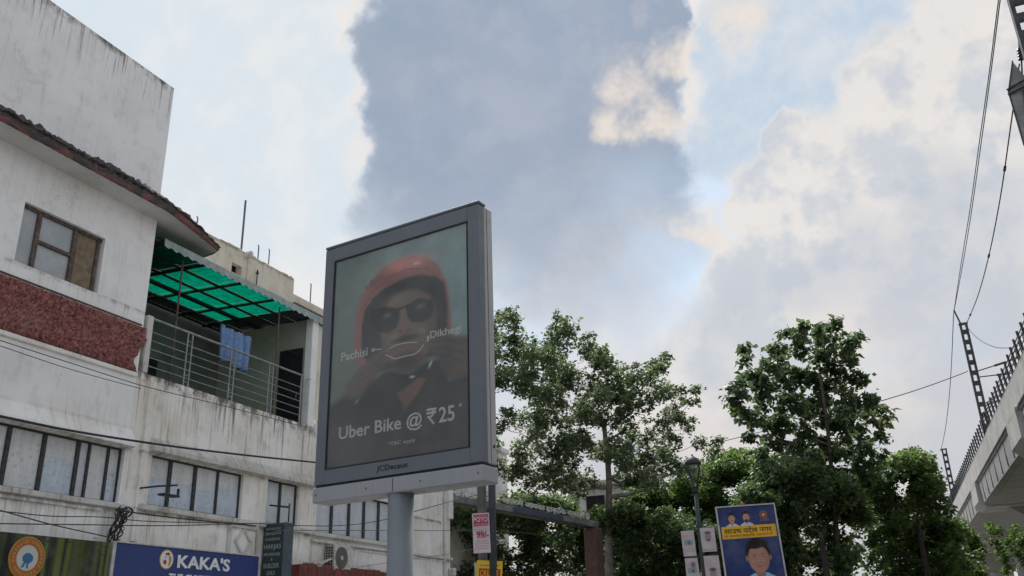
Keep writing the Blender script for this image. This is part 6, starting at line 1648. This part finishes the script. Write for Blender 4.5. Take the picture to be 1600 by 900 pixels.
T7 = [(-7.83,41.04,5.35,0.65),(-10.13,42.61,5.27,0.53),(-13.03,41.17,3.30,0.59),(-9.74,43.11,6.15,0.62),(-10.68,41.22,4.36,0.51),(-11.46,40.88,6.37,0.59),(-10.37,42.77,6.32,0.70),(-11.04,40.99,2.17,0.42),(-10.57,41.01,4.30,0.57),(-8.86,43.82,5.86,0.60),(-10.61,44.81,2.63,0.73),(-13.52,43.53,3.04,0.55),(-9.71,43.59,6.11,0.67),(-12.11,39.31,6.20,0.65),(-10.60,41.67,2.90,0.44),(-10.06,40.71,6.23,0.57),(-12.42,39.81,3.78,0.47),(-9.97,42.23,5.62,0.62),(-9.90,41.03,6.14,0.62),(-9.85,41.16,3.00,0.40),(-13.03,41.97,5.04,0.54),(-10.19,40.41,6.26,0.58),(-11.24,40.84,5.44,0.49),(-11.57,41.47,4.39,0.68),(-12.05,41.31,6.73,0.66),(-10.10,44.00,4.56,0.61),(-10.66,44.86,2.83,0.45),(-9.93,41.13,6.22,0.54),(-12.59,43.58,2.78,0.51),(-10.44,44.10,3.03,0.68),(-12.31,40.92,6.67,0.60),(-12.36,41.51,3.21,0.41),(-10.99,40.50,2.68,0.40),(-11.37,40.40,6.60,0.60),(-13.20,44.18,2.33,0.52),(-10.51,41.04,4.69,0.57),(-12.98,42.32,6.82,0.60),(-10.56,42.96,6.06,0.49),(-13.42,42.17,4.69,0.50),(-10.72,43.14,6.52,0.61),(-10.13,41.99,5.36,0.58),(-10.38,44.04,4.14,0.43),(-13.01,40.58,6.59,0.50),(-10.34,43.12,5.24,0.65),(-8.60,41.53,3.12,0.42),(-9.50,39.97,5.95,0.63),(-8.66,43.56,5.58,0.59),(-11.61,39.96,4.41,0.51),(-8.44,41.86,5.75,0.44),(-12.02,39.86,3.34,0.62),(-12.78,44.15,2.13,0.62),(-9.53,43.43,6.21,0.44),(-10.10,44.62,4.11,0.46),(-12.82,42.77,5.69,0.74),(-11.38,40.88,6.64,0.58),(-11.75,40.82,4.89,0.54),(-12.60,39.50,6.24,0.56),(-11.95,40.43,6.67,0.53),(-12.99,40.34,4.32,0.48),(-10.46,43.81,3.07,0.71),(-8.33,41.42,5.60,0.58),(-10.88,44.98,2.14,0.58),(-10.71,41.94,5.07,0.51),(-12.09,38.92,6.34,0.61),(-10.46,42.30,2.12,0.47),(-11.45,39.81,5.49,0.49),(-12.21,40.94,6.68,0.61),(-11.26,42.00,6.47,0.52),(-10.00,40.93,6.02,0.59),(-8.71,43.76,5.80,0.60),(-8.87,40.61,5.72,0.41),(-9.76,43.53,2.97,0.47),(-11.17,38.89,6.56,0.46),(-9.60,41.35,5.10,0.66),(-9.43,43.02,4.88,0.58),(-8.93,43.00,5.93,0.49),(-12.30,41.40,3.99,0.70),(-12.73,42.34,4.83,0.43),(-11.85,40.26,6.58,0.65),(-8.48,43.24,4.84,0.50)]
T8 = [(0.30,49.89,5.22,0.49),(0.81,48.99,3.48,0.42),(0.13,49.49,2.48,0.45),(1.58,51.49,6.02,0.33),(-0.30,51.19,2.61,0.43),(0.22,49.88,2.56,0.32),(1.23,50.11,5.75,0.37),(2.77,53.16,3.59,0.51),(-0.05,50.46,3.86,0.34),(1.84,48.86,5.82,0.51),(1.70,50.58,3.79,0.50),(1.99,52.23,5.98,0.50),(2.51,52.32,5.76,0.49),(1.09,52.19,1.89,0.40),(2.24,51.58,3.68,0.43),(1.27,48.38,5.66,0.32),(1.87,52.62,3.65,0.53),(2.26,51.00,1.76,0.42),(0.98,51.22,5.74,0.35),(1.95,51.47,3.38,0.51),(2.86,52.94,4.06,0.37),(0.30,49.28,5.26,0.35),(2.66,50.81,4.61,0.39),(1.78,49.07,5.78,0.46),(2.09,50.88,6.08,0.32),(-0.02,50.80,3.53,0.55),(1.46,50.47,5.37,0.35),(0.41,48.53,5.25,0.36),(-0.39,52.64,2.80,0.52),(1.85,49.16,5.59,0.47),(1.25,49.16,5.66,0.40),(1.84,49.01,4.36,0.31),(-0.52,51.07,1.85,0.55),(2.18,48.54,5.55,0.51),(1.97,52.08,4.75,0.47),(1.26,48.57,5.23,0.34),(2.85,52.65,5.39,0.46),(2.06,51.18,5.01,0.38),(-0.13,50.21,3.65,0.55),(2.88,52.67,5.16,0.49),(2.42,53.11,3.83,0.51),(1.61,49.57,4.03,0.35),(1.79,49.82,5.94,0.39),(1.97,50.06,2.47,0.48),(1.09,48.48,5.02,0.31),(0.51,51.70,5.53,0.38),(1.44,51.48,5.95,0.34),(-0.20,49.52,3.59,0.47),(2.55,52.53,5.70,0.55),(-0.28,50.64,3.59,0.45)]
IVY = [(3.53,46.77,5.50,0.29),(3.58,47.66,4.95,0.29),(3.70,47.88,4.45,0.32),(3.83,45.71,4.92,0.25),(4.28,47.39,5.31,0.35),(4.40,46.00,4.91,0.39),(4.19,46.70,4.51,0.34),(4.36,46.60,4.14,0.39),(3.69,48.06,3.85,0.29),(4.78,46.44,4.78,0.45),(3.40,47.35,5.73,0.21)]
tree('peepal_tree', 'wide loose tree with pale limbs behind the lane gate, right of the billboard', T1,
     [(-12.6, 39.6, -.15), (-12.55, 39.6, 3.0), (-12.3, 39.2, 6.0), (-12.0, 38.8, 8.2), (-12.0, 38.6, 10.6)], 'leaf_peepal', 'bark_pale', 11, 5.2, .15, 7, .24, .20)
tree('broad_leaf_tree', 'tall dark tree with broad drooping leaves standing alone against the sky', T2,
     [(-2.4, 31.6, -.15), (-2.3, 31.5, 3.0), (-2.1, 31.2, 5.6), (-1.95, 31.0, 7.6), (-1.9, 30.9, 9.6)], 'leaf_broad', 'bark', 12, 6.0, .20, 8, .11, .21, droop=.6, sat=1)
tree('bushy_tree', 'rounded bushy tree behind the street lamp', T3, [(-9, 47, -.15), (-9, 47, 3.2), (-8.9, 47, 6.5)], 'leaf_olive', 'bark_dark', 13, 9.0, .18, 6, .2, .26)
tree('dense_tree', 'dense dark tree below the tall broad-leaved one, right of the banner', T4, [(-2.3, 28.2, -.15), (-2.4, 28.2, 2.2), (-2.4, 28.0, 4.2)], 'leaf_dark', 'bark_dark', 14, 11.0, .16, 6, .16, .22)
tree('fresh_green_tree', 'fresh green spreading tree left of the viaduct end', T5, [(.2, 39.5, -.15), (.3, 39.4, 2.6), (.3, 39.2, 5.5)], 'leaf_fresh', 'bark_dark', 15, 10.0, .16, 6, .2, .22)
tree('lane_tree', 'shaded dark tree filling the lane under the gate beam', T6, [(-17, 43.0, -.15), (-16.9, 43.1, 2.6), (-16.5, 43.2, 5.0)], 'leaf_dark', 'bark', 16, 8.0, .18, 6, .22, .26)
tree('low_tree', 'low shaded tree between the gate pillar and the street lamp', T7, [(-9.6, 41.5, -.15), (-9.6, 41.5, 2.0), (-9.5, 41.4, 4.2)], 'leaf_dark', 'bark_dark', 17, 10.0, .17, 6, .16, .25)
tree('yellow_green_tree', 'small yellow green tree under the far end of the viaduct', T8, [(2.0, 46.5, -.15), (2.0, 46.5, 2.0), (2.1, 46.4, 4.0)], 'leaf_fresh', 'bark_dark', 18, 9.0, .16, 6, .12, .22)
tree('creeper_tree', 'slim leafy tree in front of the viaduct piers at bottom right', IVY, [(5.0, 42.2, -.15), (5.1, 42.2, 2.2), (5.2, 42.1, 4.4)], 'leaf_olive', 'bark_dark', 19, 8.0, .14, 6, .09, .2)
print('leaves', NLEAF)
